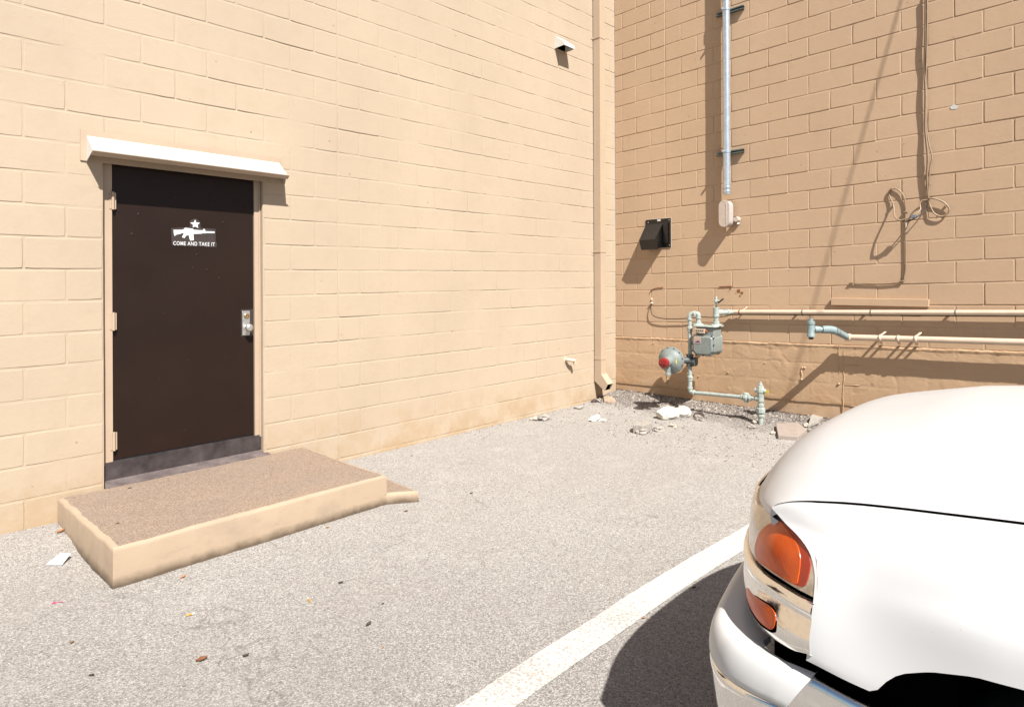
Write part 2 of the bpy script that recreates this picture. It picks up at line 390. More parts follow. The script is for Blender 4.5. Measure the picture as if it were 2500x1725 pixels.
        if smooth is not None:
            me.polygons.foreach_set('use_smooth', [True] * len(me.polygons))
            if smooth < 180: me.set_sharp_from_angle(angle=radians(smooth))
        o = bpy.data.objects.new(name, me); COL.objects.link(o)
        if parent is not None: o.parent = parent
        else: o.location = org
        if solid: md = o.modifiers.new('solid', 'SOLIDIFY'); md.thickness = solid; md.offset = -1
        if bevel: md = o.modifiers.new('bevel', 'BEVEL'); md.width = bevel; md.segments = 2; md.limit_method = 'ANGLE'; md.angle_limit = radians(35)
        if subsurf: md = o.modifiers.new('sub', 'SUBSURF'); md.levels = md.render_levels = subsurf
        if label: o['label'] = label
        return o
def cr(pts, n=6, closed=False):
    """Catmull-Rom through points"""
    p = [Vector(q) for q in pts]; out = []; N_ = len(p)
    for i in range(N_ if closed else N_ - 1):
        if closed: a, b, c, d = p[(i - 1) % N_], p[i], p[(i + 1) % N_], p[(i + 2) % N_]
        else: a, b, c, d = p[max(i - 1, 0)], p[i], p[i + 1], p[min(i + 2, N_ - 1)]
        for k in range(n):
            t = k / n; out.append(.5 * ((2 * b) + (c - a) * t + (2 * a - 5 * b + 4 * c - d) * t * t + (3 * b - a - 3 * c + d) * t ** 3))
    if not closed: out.append(p[-1])
    return out
def lin(x, xs, ys):
    if x <= xs[0]: return ys[0]
    for i in range(len(xs) - 1):
        if x <= xs[i + 1]: return ys[i] + (ys[i + 1] - ys[i]) * (x - xs[i]) / (xs[i + 1] - xs[i])
    return ys[-1]

# ------------------------------------------------------------------ ground
def axis_steps():
    a = [-60, -40, -25, -15, -10, -7, -5, -4]; x = -3.6
    while x < 9.5: a.append(x); x += .12
    return a + [10, 12, 15, 20, 30, 45, 60]
g = MB(); ax = axis_steps(); g.grid([[Vector((x, y, gz(x, y))) for x in ax] for y in ax])
meta(g.build('ground', 'asphalt', smooth=180), kind='structure', label='pale worn asphalt of the parking area')

# painted line: one long curved stripe
left_e = [(1050, 1596), (1110, 1560), (1260, 1466), (1370, 1396), (1425, 1341 + 0), (1560, 1257), (1640, 1210), (1690, 1187)]
def stripe():
    zq4 = lambda x, y: Gp(1100 + .3459 * x, 1250 + .3459 * y)
    le = [zq4(*p) for p in ((50, 1373), (380, 1155), (900, 830), (1260, 590), (1460, 465), (1800, 260), (2110, 95))]
    re_ = [zq4(*p) for p in ((450, 1373), (850, 1080), (1180, 860), (1400, 700), (1600, 570), (1900, 370), (2090, 245))]
    def rs(Q, n):
        Q = [Q[0] + (Q[0] - Q[2]) * 1.6] + Q + [Q[-1] + (Q[-1] - Q[-3]) * 1.2]; Q = cr(Q, 12); ls = [0]
        for a, b in zip(Q, Q[1:]): ls.append(ls[-1] + (b - a).length)
        out = []
        for k in range(n + 1):
            d = ls[-1] * k / n; i = max(i for i in range(len(ls)) if ls[i] <= d + 1e-9); i = min(i, len(Q) - 2); out.append(Q[i].lerp(Q[i + 1], (d - ls[i]) / max(1e-6, ls[i + 1] - ls[i])))
        return out
    LE, RE = rs(le, 170), rs(re_, 170); P = [a.lerp(b, .5) for a, b in zip(LE, RE)]; HW = [.077 for a in LE]; HW = [sum(HW[max(0, i - 12):i + 13]) / len(HW[max(0, i - 12):i + 13]) for i in range(len(HW))]
    P = [sum(P[max(0, i - 4):i + 5], Vector()) / len(P[max(0, i - 4):i + 5]) for i in range(len(P))]; L_ = []; R_ = []
    for i, p in enumerate(P):
        d = (P[min(i + 1, len(P) - 1)] - P[max(i - 1, 0)]).normalized(); n_ = Vector((-d.y, d.x, 0))
        wd = HW[i] + .004 * noise.noise(p * 3) + .0035 * noise.noise(p * 22)
        a = p + n_ * wd; b = p - n_ * (HW[i] + .004 * noise.noise(p * 3 + Vector((9, 0, 0))) + .0035 * noise.noise(p * 22 + Vector((5, 5, 5))))
        row = [a.lerp(b, k / 4) for k in range(5)]
        for q in row: q.z = gz(q.x, q.y) + .004
        L_.append(row)
    g = MB(); g.grid(L_); return g
meta(stripe().build('painted_line', 'line', smooth=180), kind='structure', label='worn white painted stripe on the asphalt')

# ------------------------------------------------------------------ block walls
def course_l(n, t): return .28 + n * (.2029 - .00089 * t)
def course_r(n, t): return .033 + .0255 * t + n * .2026
def jit(p, k): return noise.noise(Vector((p[0] * 9 + k, p[1] * 9, k * 1.7))) * .0016 + noise.noise(Vector((p[0] * 45, p[1] * 45 + k, k))) * .0008
def block_wall(Wf, course, tmin, tmax, tc, Lb, n0, n1, opening=None, seed=0, special=None):
    mb = MB(); rnd = random.Random(seed)
    for n in range(n0, n1):
        js = [tc]; off = 0 if n % 2 else Lb / 2
        k = 1
        x = tc - (off if off else Lb)
        while x > tmin: js.append(x); x -= Lb
        js.append(tmin); x = tc + (off if off else Lb)
        while x < tmax: js.append(x); x += Lb
        js.append(tmax); js = sorted(set(js)); segs = []
        for a, b in zip(js, js[1:]):
            if opening and n < opening[2]:
                o0, o1 = opening[0], opening[1]
                if a >= o0 - .001 and b <= o1 + .001: continue
                if a < o0 < b: 
                    segs.append((a, o0)); 
                    if b > o1: segs.append((o1, b))
                    continue
                if a < o1 < b: segs.append((o1, b)); continue
            segs.append((a, b))
        for a, b in segs:
            if b - a < .012: continue
            gh = .0028 + rnd.random() * .0028; gv = .0022 + rnd.random() * .0022
            ga = gv if a not in (tmin,) else 0; gb = gv
            face = rnd.uniform(-.0012, .0014); tilt = rnd.uniform(-.0012, .0012); sd = rnd.random() * 50
            nx = max(3, int((b - a) / .05)); ny = 4
            def pt(t, f):   # f 0..1 vertical
                z = course(n, t) * (1 - f) + course(n + 1, t) * f; return z
            ring = []
            zb = lambda t: course(n, t) + gh; zt = lambda t: course(n + 1, t) - gh
            A, B = a + ga, b - gb
            for i in range(nx): t = A + (B - A) * i / nx; ring.append((t, zb(t), 0, -1))
            for i in range(ny): f = i / ny; ring.append((B, zb(B) + (zt(B) - zb(B)) * f, 1, 0))
            for i in range(nx): t = B + (A - B) * i / nx; ring.append((t, zt(t), 0, 1))
            for i in range(ny): f = i / ny; ring.append((A, zt(A) + (zb(A) - zt(A)) * f, -1, 0))
            # corners cut
            cs = {0: (-1, -1), nx: (1, -1), nx + ny: (1, 1), 2 * nx + ny: (-1, 1)}
            V = []; N_ = len(ring)
            for ins, dep in ((0, -.0075), (.0012, -.0016), (.0042, 0)):
                for i, (t, z, ix, iz) in enumerate(ring):
                    if i in cs: ix, iz = cs[i]; e = ins * .8 + .003
                    else: e = ins
                    jt = jit((t, z), sd)
                    t2 = t - ix * (e + jt); z2_ = z - iz * (e + jt)
                    fo = face + tilt * ((t - a) / .4 - .5) if dep > -.005 else 0
                    V.append(Wf(t2, z2_, dep + fo))
            F_ = []
            for r in range(2):
                for i in range(N_):
                    j = (i + 1) % N_; F_.append((r * N_ + i, r * N_ + j, (r + 1) * N_ + j, (r + 1) * N_ + i))
            F_.append(tuple(2 * N_ + i for i in range(N_)))
            mb.add(V, F_)
    return mb
def backing(mb, Wf, t0, t1, z0, z1_, base, amp, step=.05, hole=None, seed=0):
    nt_ = int((t1 - t0) / step); nz = int((z1_ - z0) / step); V = []
    for i in range(nt_ + 1):
        for j in range(nz + 1):
            t = t0 + (t1 - t0) * i / nt_; z = z0 + (z1_ - z0) * j / nz
            V.append(Wf(t, z, base + amp * noise.noise(Vector((t * 2.1 + seed, z * 3.3, seed))) + amp * .5 * noise.noise(Vector((t * 11, z * 11 + seed, 3)))))
    Fs = [(i * (nz + 1) + j, (i + 1) * (nz + 1) + j, (i + 1) * (nz + 1) + j + 1, i * (nz + 1) + j + 1) for i in range(nt_) for j in range(nz)]
    mb.add(V, Fs)
TD0, TD1, TDN = 4.775, 5.829, 10   # door opening in t, header course
ZOP = course_l(10, 5.3) + .195
root = empty('building', LW(3, 0, -.2), 'cream painted block wall wing with a brown steel door, left of the corner', 'building')
TMAXL = 9.2
wm = block_wall(LW, course_l, 0.0, TMAXL, 4.127, .4218, -2, 30, (TD0, TD1, 11), 3)
backing(wm, LW, 0, TD0, -.15, 6.3, -.0024, .0034, .05, seed=1)
backing(wm, LW, TD1, TMAXL, -.15, 6.3, -.0024, .0034, .05, seed=1)
zh = course_l(11, 5.3)
backing(wm, LW, TD0, TD1, zh, 6.3, -.0024, .0034, .05, seed=1)
# reveals of the opening and wall body behind
wm.wbox(LW, TD0 - .35, TD0, -.15, zh, -.2, -.006); wm.wbox(LW, TD1, TD1 + .35, -.15, zh, -.2, -.006)
wm.wbox(LW, TD0 + .001, TD1 - .001, zh + .001, zh + .4, -.2, -.007)
wm.wbox(LW, 0, TMAXL, 6.28, 6.34, -.25, .02)
wall = wm.build('wall', 'wall_l', root)

root2 = empty('building', RW(2, 0, -.2), 'tan painted block wall wing carrying the gas pipes and conduit, right of the corner', 'building')
TMAXR = 7.6
wm = block_wall(RW, course_r, 0.0, TMAXR, .75, .4225, 1, 31, None, 5)
backing(wm, RW, 0, TMAXR, .15, 6.3, -.0036, .0028, .05, seed=4)
wm.wbox(RW, 0, TMAXR, 6.28, 6.34, -.25, .02)
wm.build('wall', 'wall_r', root2)
# thick lumpy coating over the four lowest courses, with ragged upper lip
cg = MB(); P = []
nt_ = int(TMAXR / .012); nz = 52
def coat_h(t, z):
    n = (z - .033 - .0255 * t) / .2026; fr = abs(n - round(n)) * .2026
    row = int(n); off = 0 if row % 2 else .21; tt = ((t - .75 - off + 42.25) % .4225); tt = min(tt, .4225 - tt)
    gr = -.0045 * math.exp(-(fr / .006) ** 2) * max(0, .6 + .9 * noise.noise(Vector((t * 2.2, row, 4))))
    gr += -.0045 * math.exp(-(tt / .006) ** 2) * max(0, .45 + noise.noise(Vector((round(t * 2.37), row * 3, 9))))
    p = Vector((t, z, 0)); h = .0010 * noise.noise(p * 5 + Vector((0, 0, 2))) + .0006 * noise.noise(p * 16) + .0009 * noise.noise(p * 55)
    # cracks / flaked ridges
    r = abs(noise.noise(Vector((t * 3.1 + 2, z * 4.5, 7)))); h += -.0035 * math.exp(-(r / .008) ** 2); r2 = abs(noise.noise(Vector((t * 7.3 + 5, z * 9.5, 17)))); h += .0016 * (1 if noise.noise(Vector((t * 4, z * 6, 31))) > .08 else 0) - .0022 * math.exp(-(r2 / .01) ** 2)
    return .0065 + h + gr
for i in range(nt_ + 1):
    t = TMAXR * i / nt_; zt = course_r(4, t) - .004 + .007 * noise.noise(Vector((t * 6, 1, 1))) + .006 * noise.noise(Vector((t * 25, 2, 1))); zb = course_r(1, t) - .004 + .008 * noise.noise(Vector((t * 5, 8, 1)))
    col = [RW(t, zb, -.012), RW(t, zb, .004)]
    for j in range(nz + 1):
        z = zb + (zt - zb) * j / nz; h = coat_h(t, z)
        if j >= nz - 1: h += .006 + .006 * max(0, noise.noise(Vector((t * 12, 5, 5))))
        col.append(RW(t, z, h))
    col.append(RW(t, zt + .005, -.004)); P.append(col)
cg.grid(P); cg.build('wall_base_coating', 'render_r', root2, smooth=60)
fg = MB(); P = []
for i in range(nt_ + 1):
    t = TMAXR * i / nt_; col = []
    for j in range(14):
        z = -.12 + .36 * j / 13 + .0255 * t; p = Vector((t, z, 0)); col.append(RW(t, z, -.014 + .006 * noise.noise(p * 8) + .004 * noise.noise(p * 30)))
    P.append(col)
fg.grid(P); fg.build('footing', 'render_r', root2, smooth=60)
# projecting sill block
sm = MB(); a = Rp(*z6(410, 1045), .035); b = Rp(*z6(1172, 1045), .035)
sm.wbox(RW, a[0], b[0], a[1] - .072, a[1], -.004, .035)
o = sm.build('ledge', 'wall_r', root2, bevel=.003, label='narrow projecting ledge above the gas pipe')
# white chip of missing paint and rust scars
cm = MB(); t, z = Rp(*dd(2155, 242)); pts = []
for k in range(14):
    a = k / 14 * 2 * pi; r = .020 * (1 + .45 * noise.noise(Vector((cos(a) * 2, sin(a) * 2, 3)))); pts.append(RW(t + r * 1.5 * cos(a), z + r * sin(a), .0005))
cm.prism(pts, V3(NR) * .002); cm.build('paint_chip', 'labelw', root2, label='pale chip where the paint has flaked off')
for (x, y, r, sd) in ((1840, 1050, .022, 1), (1875, 1070, .018, 2), (1855, 1105, .012, 3)):
    cm = MB(); t, z = Rp(*z4(x, y)); pts = []
    for k in range(16):
        a = k / 16 * 2 * pi; rr = r * (.8 + .7 * noise.noise(Vector((cos(a) * 2.5, sin(a) * 2.5, sd * 4)))); pts.append(RW(t + rr * cos(a), z + rr * 1.2 * sin(a), .0008))
    cm.prism(pts, V3(NR) * .0015); cm.build('rust_scar', 'rust', root2)

def ridge(pts, r, f=z8, mat='render_r', seed=0):
    Q = cr([RP_(x, y, .008, f) for x, y in pts], 10); Q = [q + V3(A2) * .004 * noise.noise(q * 30) for q in Q]
    v = MB(); v.tube(Q, [r * (.45 + 1.1 * abs(noise.noise(q * 24 + Vector((seed, 0, 0))))) for q in Q], 7); v.build('paint_drip', mat, root2, smooth=80)
def RP_(x, y, o, f): t, z = Rp(*f(x, y), o); return RW(t, z, o)
ridge([(1950, 268), (1932, 262), (1924, 285), (1926, 318), (1924, 352)], .013)
ridge([(2205, 150), (2196, 250), (2206, 330), (2198, 430), (2202, 560)], .006, seed=3)
ridge([(2172, 120), (2168, 220), (2176, 300)], .005, seed=5); ridge([(2210, 248), (2260, 246), (2313, 250)], .005, seed=6); ridge([(2212, 378), (2260, 380), (2313, 384)], .005, seed=7)
ridge([(1035, 305), (1033, 350), (1030, 395)], .008, seed=8)
for (x, y, r) in ((1433, 296, .011), (1680, 232, .008), (2172, 372, .012), (1240, 322, .008), (940, 100, .010)):
    v = MB(); v.rock(RP_(x, y, .010, z8), r, (1, 1, 1), x, .4, 1); v.build('paint_lump', 'render_r', root2, smooth=80)

# ------------------------------------------------------------------ door, frame, canopy (parts of left wing)
OF = -.045; OD = -.058
dl, dt = Lp(*z1(553, 325), OF); dr, dt2 = Lp(*z1(1661, 443), OF); _, db = Lp(*z2(415, 855), OF); _, db2 = Lp(*z2(1195, 703), OF)
DZ1 = (dt + dt2) / 2; DZ0 = (db + db2) / 2
FT0, FT1 = TD0 + .002, TD1 - .002
fr = MB()
fr.wbox(LW, FT0, dr, DZ0 - .02, zh, -.11, OF); fr.wbox(LW, dl, FT1, DZ0 - .02, zh, -.11, OF)
fr.wbox(LW, dr, dl, DZ1, zh, -.11, OF)
fr.wbox(LW, FT0, FT0 + .012, DZ0 - .02, zh, OF, OF + .008); fr.wbox(LW, FT1 - .012, FT1, DZ0 - .02, zh, OF, OF + .008)
frame = fr.build('door_frame', 'trim', root, bevel=.002)
# ragged paint edge under the header
ds = MB(); ds.wbox(LW, dr + .004, dl - .004, DZ0, DZ1 - .003, -.10, OD)
door = ds.build('door', 'door', root, bevel=.002, label='dark brown steel door with a white stencil')
door_loc = Vector(root.location)
rg = MB(); pts = []
for i in range(41):
    t = dl - .15 - (dl - dr - .22) * i / 40; pts.append(LW(t, DZ1 + .001 + max(0, .010 * noise.noise(Vector((i * .45, 3, 3))) + .006 * noise.noise(Vector((i * 1.3, 1, 2)))), OF + .0006))
pts += [LW(dr + .07, DZ1 - .004, OF + .0006), LW(dl - .15, DZ1 - .004, OF + .0006)]
rg.prism(pts, V3(NL) * .001); rg.build('paint_overlap', 'door', door)
def dch(mb, name, mat, **k):    # sub-part of the door
    return mb.build(name, mat, door, **k)
# hinges
for yy in (610, ):
    pass
for (px, py0, py1) in ((564, 540, 676),):
    t, za = Lp(*z1(px, py0), OF); _, zb_ = Lp(*z1(px, py1), OF)
    hz = [(za, zb_)]
t, a_ = Lp(*z2(408, 28), OF); _, b_ = Lp(*z2(408, 128), OF); hz.append((a_, b_))
_, a_ = Lp(*z2(410, 692), OF); _, b_ = Lp(*z2(410, 795), OF); hz.append((a_, b_))
for a_, b_ in hz:
    h = MB(); h.tube([LW(dl - .003, b_, OF + .010), LW(dl - .003, a_, OF + .010)], .009, 12)
    h.wbox(LW, dl - .022, dl + .016, b_ + .004, a_ - .004, OF - .002, OF + .004); dch(h, 'hinge', 'trim', smooth=40)
# lock plate + knob
t0_, za = Lp(*z1(1566, 1465), OD); t1_, _ = Lp(*z1(1624, 1465), OD); _, zb_ = Lp(*z2(1140, 155), OD)
h = MB(); h.wbox(LW, t1_ - .03, t0_ + .008, zb_ - .01, za + .012, OD + .0005, OD + .002); dch(h, 'lock_backing', 'stencilbg')
h = MB(); h.wbox(LW, t1_, t0_, zb_, za, OD + .002, OD + .010); dch(h, 'lock_plate', 'steel', bevel=.003)
tk, zk = Lp(*z1(1597, 1503), OD); h = MB(); h.lathe(LW(tk, zk, OD + .008), V3(NL), [(0, .020), (.008, .020), (.011, .016), (.011, .010), (.009, .009)], 20); dch(h, 'lock_cylinder', 'brass', smooth=40)
tk, zk = Lp(*z2(1150, 112), OD + .03); h = MB(); h.lathe(LW(tk, zk, OD + .008), V3(NL), [(0, .024), (.006, .024), (.010, .012), (.028, .011), (.034, .020), (.044, .028), (.056, .029), (.066, .024), (.071, .012), (.072, .002)], 24); dch(h, 'knob', 'steel', smooth=60)
for (x, y, r_) in ((765, 715, .010), (712, 870, .010), (1422, 778, .008), (1218, 1028, .008), (1187, 1132, .007), (1298, 1147, .010), (1392, 1210, .007), (962, 1490, .006)):
    t_, z_ = Lp(*z1(x, y), OD); h = MB(); h.lathe(LW(t_, z_, OD - .0035), V3(NL), [(0, r_ * 1.6), (.0042, r_), (.0050, r_ * .55), (.0044, .002)], 14); dch(h, 'dent', 'door', smooth=80)
# stencil: panel, star, rifle silhouette, words
def zs(x, y): return (400 + x * .08147, 500 + y * .08147)
def stencil(poly, name, mat, o):
    mb = MB(); pts = [LW(*Lp(*zs(x, y), OD), OD + o) for x, y in poly]
    mb.prism(pts, V3(NL) * .0006); return dch(mb, name, mat)
stencil([(215, 700), (780, 660), (780, 480), (860, 430), (980, 425), (1080, 500), (1110, 690), (1550, 725), (1550, 1120), (1590, 1145), (1580, 1270), (1230, 1268), (1210, 1240), (780, 1240), (240, 1200)], 'stencil_panel', 'stencilbg', .0004)
stencil([(935, 440), (972, 530), (1080, 540), (1005, 605), (1030, 695), (938, 648), (862, 675), (875, 600), (785, 535), (895, 525)], 'star', 'stencil', .0012)
stencil([(285, 750), (560, 748), (590, 735), (620, 695), (650, 690), (870, 715), (890, 748), (1165, 765), (1180, 728), (1210, 720), (1235, 750), (1245, 790), (1510, 800), (1530, 825), (1510, 848), (1250, 845), (1225, 855), (1160, 850), (1120, 865), (885, 872), (895, 1060), (790, 1072), (762, 1000), (752, 915), (680, 915), (640, 960), (615, 1000), (540, 965), (600, 860), (530, 845), (505, 870), (430, 880), (360, 900), (320, 940), (300, 880)], 'rifle_silhouette', 'stencil', .0012)
def text_obj(txt, name, mat, Wf, Pf, o, p0, p1, hgt, parent, zfun=zs):
    cu = bpy.data.curves.new(name, 'FONT'); cu.body = txt; cu.size = 1; cu.offset = .010; cu.space_character = 1.12
    to = bpy.data.objects.new(name, cu); COL.objects.link(to)
    dg = bpy.context.evaluated_depsgraph_get(); me = bpy.data.meshes.new_from_object(to.evaluated_get(dg))
    bpy.data.objects.remove(to); xs = [v.co.x for v in me.vertices]; ys = [v.co.y for v in me.vertices]
    x0, x1, y0, y1 = min(xs), max(xs), min(ys), max(ys)
    a, b = Pf(*zfun(*p0), o), Pf(*zfun(*p1), o)
    vs_ = []
    for v in me.vertices:
        fx = (v.co.x - x0) / (x1 - x0); fy = (v.co.y - y0) / (y1 - y0)
        vs_.append(Wf(a[0] + (b[0] - a[0]) * fx, a[1] + (b[1] - a[1]) * fx + hgt * fy, o + .0016))
    mb = MB(); mb.add(vs_, [tuple(p.vertices) for p in me.polygons]); return mb.build(name, mat, parent, solid=.0006)
text_obj('COME AND TAKE IT', 'stencil_words', 'stencil', LW, Lp, OD, (280, 1205), (1525, 1238), .0270, door)

# kick plate and threshold flange
zk0 = Lp(*z2(365, 965), -.03)[1]; zk1 = Lp(*z2(1235, 785), -.03)[1]; STZ = .25
k = MB(); k.wbox(LW, FT0, FT1, STZ - .02, DZ0 - .006, -.09, OF + .006); k.build('kick_plate', 'kick', root, bevel=.001)
k = MB(); zz = STZ
k.add([LW(FT0 - .045, zz + .004, .034), LW(FT1 + .002, zz + .004, .034), LW(FT1 - .01, zz + .034, OF + .005), LW(FT0, zz + .034, OF + .005),
       LW(FT0 - .045, zz - .004, .034), LW(FT1 + .002, zz - .004, .034), LW(FT1 - .01, zz - .004, OF + .005), LW(FT0, zz - .004, OF + .005)],
      [(0, 1, 2, 3), (7, 6, 5, 4), (0, 4, 5, 1), (1, 5, 6, 2), (2, 6, 7, 3), (3, 7, 4, 0)])
k.build('threshold', 'thresh', root)
for i in range(5):
    pass
# drip canopy
WC = .165; ct0 = Lp(*z1(1917, 400), WC)[0]; ct1 = Lp(*z1(404, 207), WC)[0]
bt0 = Lp(*z1(1850, 300), 0)[0]; bt1 = Lp(*z1(355, 115), 0)[0]
zf = .5 * (Lp(*z1(404, 207), WC)[1] + Lp(*z1(1917, 400), WC)[1]); zbk = .5 * (Lp(*z1(355, 115))[1] + Lp(*z1(1850, 300))[1])
k = MB()
fl = .022
k.add([LW(bt0, zbk, .006), LW(bt1, zbk, .006), LW(ct1, zf, WC), LW(ct0, zf, WC), LW(ct1, zf - .006, WC - .002), LW(ct0, zf - .006, WC - .002),
       LW(bt1 + .004, zf - .055, .006), LW(bt0 - .05, zf - .055, .006)],
      [(0, 1, 2, 3), (3, 2, 4, 5), (1, 6, 4, 2), (0, 3, 5, 7)], 0)
cano = k.build('door_canopy', 'white_trim', root, solid=.003, label='bright white metal drip canopy over the door')
k = MB(); k.wbox(LW, bt0 - .02, bt1 + .035, zf - .05, zbk + .036, .0015, .010)
k.build('canopy_back_plate', 'trim', cano)
k = MB(); k.add([LW(ct0 - .02, zf - .0065, WC + .001), LW(ct1, zf - .0065, WC + .001), LW(ct1, zf - .030, WC - .030), LW(ct0 - .02, zf - .030, WC - .030)], [(0, 1, 2, 3)])
k.build('canopy_lip', 'trim', cano, solid=.002)

# ------------------------------------------------------------------ concrete step
sr = empty('concrete_step', Vector((-1.9, 4.0, .06)), 'low tan painted concrete step with a bare top below the brown door', 'step')
def gx(x, y, z): P = hitp(*dd(x, y), Vector((0, 0, z)), Vector((0, 0, 1))); return Vector((P.x, P.y))
fl_, frt = gx(255, 1240, STZ), gx(872, 1073, STZ); bl = gx(130, 1125, STZ); br_ = gx(688, 1008, STZ)
def slab(corners, ztop, zbot, name_top, name_side, inset=.02, seed=0, parent=None, mats=('steptop', 'stepside')):
    pts = []; n = len(corners)
    for i in range(n):
        a, b = corners[i], corners[(i + 1) % n]; k = max(2, int((b - a).length / .035))
        for j in range(k): pts.append(a.lerp(b, j / k))
    cen = sum(pts, Vector((0, 0))) / len(pts); N_ = len(pts)
    def off(p, d): return p + (cen - p).normalized() * d
    V = []; prof = [(-.006, zbot - .05, 0), (-.008, zbot + .02, .003), (-.002, ztop * .4 + zbot * .6, .003), (0, ztop - .018, .003), (.004, ztop - .006, .003), (.013, ztop - .0005, .003), (.030, ztop + .0015, .006)]
    for d, z, nz_ in prof:
        for i, p in enumerate(pts):
            q = off(p, d + nz_ * 2.4 * noise.noise(Vector((p.x * 5, p.y * 5, seed))) + nz_ * 1.6 * noise.noise(Vector((p.x * 22, p.y * 22, z * 20))))
            V.append(Vector((q.x, q.y, z + .003 * noise.noise(Vector((p.x * 9, p.y * 9, 1 + seed))) * (1 if z > ztop - .03 else 0))))
    mb = MB(); Fs = []
    for r in range(len(prof) - 1):
        for i in range(N_): j = (i + 1) % N_; Fs.append((r * N_ + i, r * N_ + j, (r + 1) * N_ + j, (r + 1) * N_ + i))
    mb.add(V, Fs); side = mb.build(name_side, mats[1], parent, smooth=50)
    b = (len(prof) - 1) * N_; mt = MB(); mt.add(V[b:], [tuple(range(N_))]); mt.build(name_top, mats[0], parent)
wl = lambda p, o: p
ub = Vector((LW(Lp(130 * 1.0808, 1125 * 1.0808)[0], 0, .0).x, LW(Lp(130 * 1.0808, 1125 * 1.0808)[0], 0, 0).y))
slab([fl_, frt, br_, bl], STZ, .02, 'step_top', 'step_side', seed=1, parent=sr)
tip = gx(945, 1112, .115); tb = gx(873, 1080, .115); f2 = gx(868, 1136, .115)
inn = fl_.lerp(frt, .80) + Vector((0, .05)); inn2 = fl_.lerp(frt, .8) + (br_ - frt) * .4
slab([frt + (fl_ - frt).normalized() * .16 + (br_ - frt).normalized() * .035, frt + (fl_ - frt).normalized() * .02 + (br_ - frt).normalized() * .006, tip, tb + (br_ - frt).normalized() * .15, inn2], .125, .02, 'lower_step_top', 'lower_step_side', seed=4, parent=sr)

# ------------------------------------------------------------------ downspout
D0 = .10; t_l = Lp(*z3(473, 900), .012)[0]; tfr = Lp(*z3(566, 900), D0 + .012)[0]; tfl = Lp(*z3(526, 900), D0 + .012)[0]
dsr = empty('downspout', LW((tfl + tfr) / 2, .15, .05), 'tan square metal downspout running down the wall into the corner', 'downspout')
d = MB(); zb_ = Lp(*z8(575, 345), D0)[1]
def ring(t0, t1, o0, o1, z): return [LW(t0, z, o0), LW(t1, z, o0), LW(t1, z, o1), LW(t0, z, o1)]
ta, tb_ = tfr, tfl
secs = [ring(ta, tb_, .012, D0 + .012, 6.2), ring(ta, tb_, .012, D0 + .012, zb_ + .07)]
V = sum(secs, []); d.add(V, [(i, (i + 1) % 4, 4 + (i + 1) % 4, 4 + i) for i in range(4)])
d.build('pipe', 'spout', dsr, solid=.002)
e = MB(); e.wbox(LW, tfr + .004, tfl - .004, Lp(*z8(575, 345), D0)[1] - .120, Lp(*z8(575, 345), D0)[1] - .045, .12, .17); e.build('outlet_shade', 'void', dsr)  # near-black box paints the shade inside the open outlet
# outlet shoe kicked outward (open end)
e = MB(); zt = zb_ + .075
r0 = [LW(ta - .002, zt, .010), LW(tb_ + .002, zt, .010), LW(tb_ + .002, zt, D0 + .014), LW(ta - .002, zt, D0 + .014)]
r1 = [LW(ta - .002, zt - .10, .010), LW(tb_ + .002, zt - .10, .010), LW(tb_ + .002, zt - .01, D0 + .016), LW(ta - .002, zt - .01, D0 + .016)]
r2 = [LW(ta - .002, zt - .215, .165), LW(tb_ + .002, zt - .215, .165), LW(tb_ + .002, zt - .125, D0 + .115), LW(ta - .002, zt - .125, D0 + .115)]
e.add(r0 + r1 + r2, [(4 * r + i, 4 * r + (i + 1) % 4, 4 * r + 4 + (i + 1) % 4, 4 * r + 4 + i) for r in range(2) for i in range(4)])
e.build('outlet_shoe', 'spout', dsr, solid=.002, label='bent outlet shoe with an open end just above the ground')
for yy in (300, 1960 + 0,):
    zc = Lp(*z3(500, yy), .05)[1]
    e = MB(); e.wbox(LW, ta - .005, tb_ + .006, zc - .012, zc + .012, .004, D0 + .016); e.wbox(LW, tb_ + .006, tb_ + .035, zc - .010, zc + .010, .002, .005); e.build('strap', 'spout', dsr, bevel=.002)
e = MB(); zc = Lp(*z8(560, 205), .06)[1]; e.wbox(LW, ta - .003, tb_ + .003, zc - .018, zc + .018, .009, D0 + .015); e.build('sleeve_joint', 'spout', dsr, bevel=.002)

# ------------------------------------------------------------------ small vent cap high on left wall, faucet stub
t, z = Lp(*z3(215, 330), .06); vr = empty('vent_cap', LW(t, z - .1, .0), 'small white hooded vent cap high on the cream wall', 'vent')
tA, zA = Lp(*z3(172, 280), 0); tB = Lp(*z3(255, 340), .11)[0]; wd = .052
zlow = Lp(*z3(172, 375), .01)[1]; zfr = Lp(*z3(258, 350), .12)[1]; tf = (tA - .01)
v_ = MB(); tl_, tr_ = tA, tA - .20
v_.add([LW(tl_, zA, .002), LW(tr_, zA, .002), LW(tr_ , zfr + .02, .14), LW(tl_, zfr + .02, .14), LW(tr_, zfr - .02, .145), LW(tl_, zfr - .02, .145),
        LW(tl_, zlow, .002), LW(tr_, zlow, .002)], [(0, 1, 2, 3), (3, 2, 4, 5), (0, 3, 5, 6), (1, 7, 4, 2)])
v_.build('hood', 'white_trim', vr, solid=.003)
v_ = MB(); v_.wbox(LW, tr_ + .01, tl_ - .01, zlow + .01, zA - .03, .001, .004); v_.build('opening', 'void', vr)
v_ = MB(); v_.wbox(LW, tr_ - .012, tl_ + .012, zlow - .012, zA + .012, .0005, .003); v_.build('mounting_plate', 'spout', vr)
t, z = Lp(*z8(385, 212), .04); v_ = MB()
v_.tube(cr([LW(t + .04, z + .004, -.01), LW(t + .035, z + .004, .045), LW(t - .0, z - .004, .075), LW(t - .035, z - .012, .078), LW(t - .05, z - .05, .078)], 6), .021, 12)
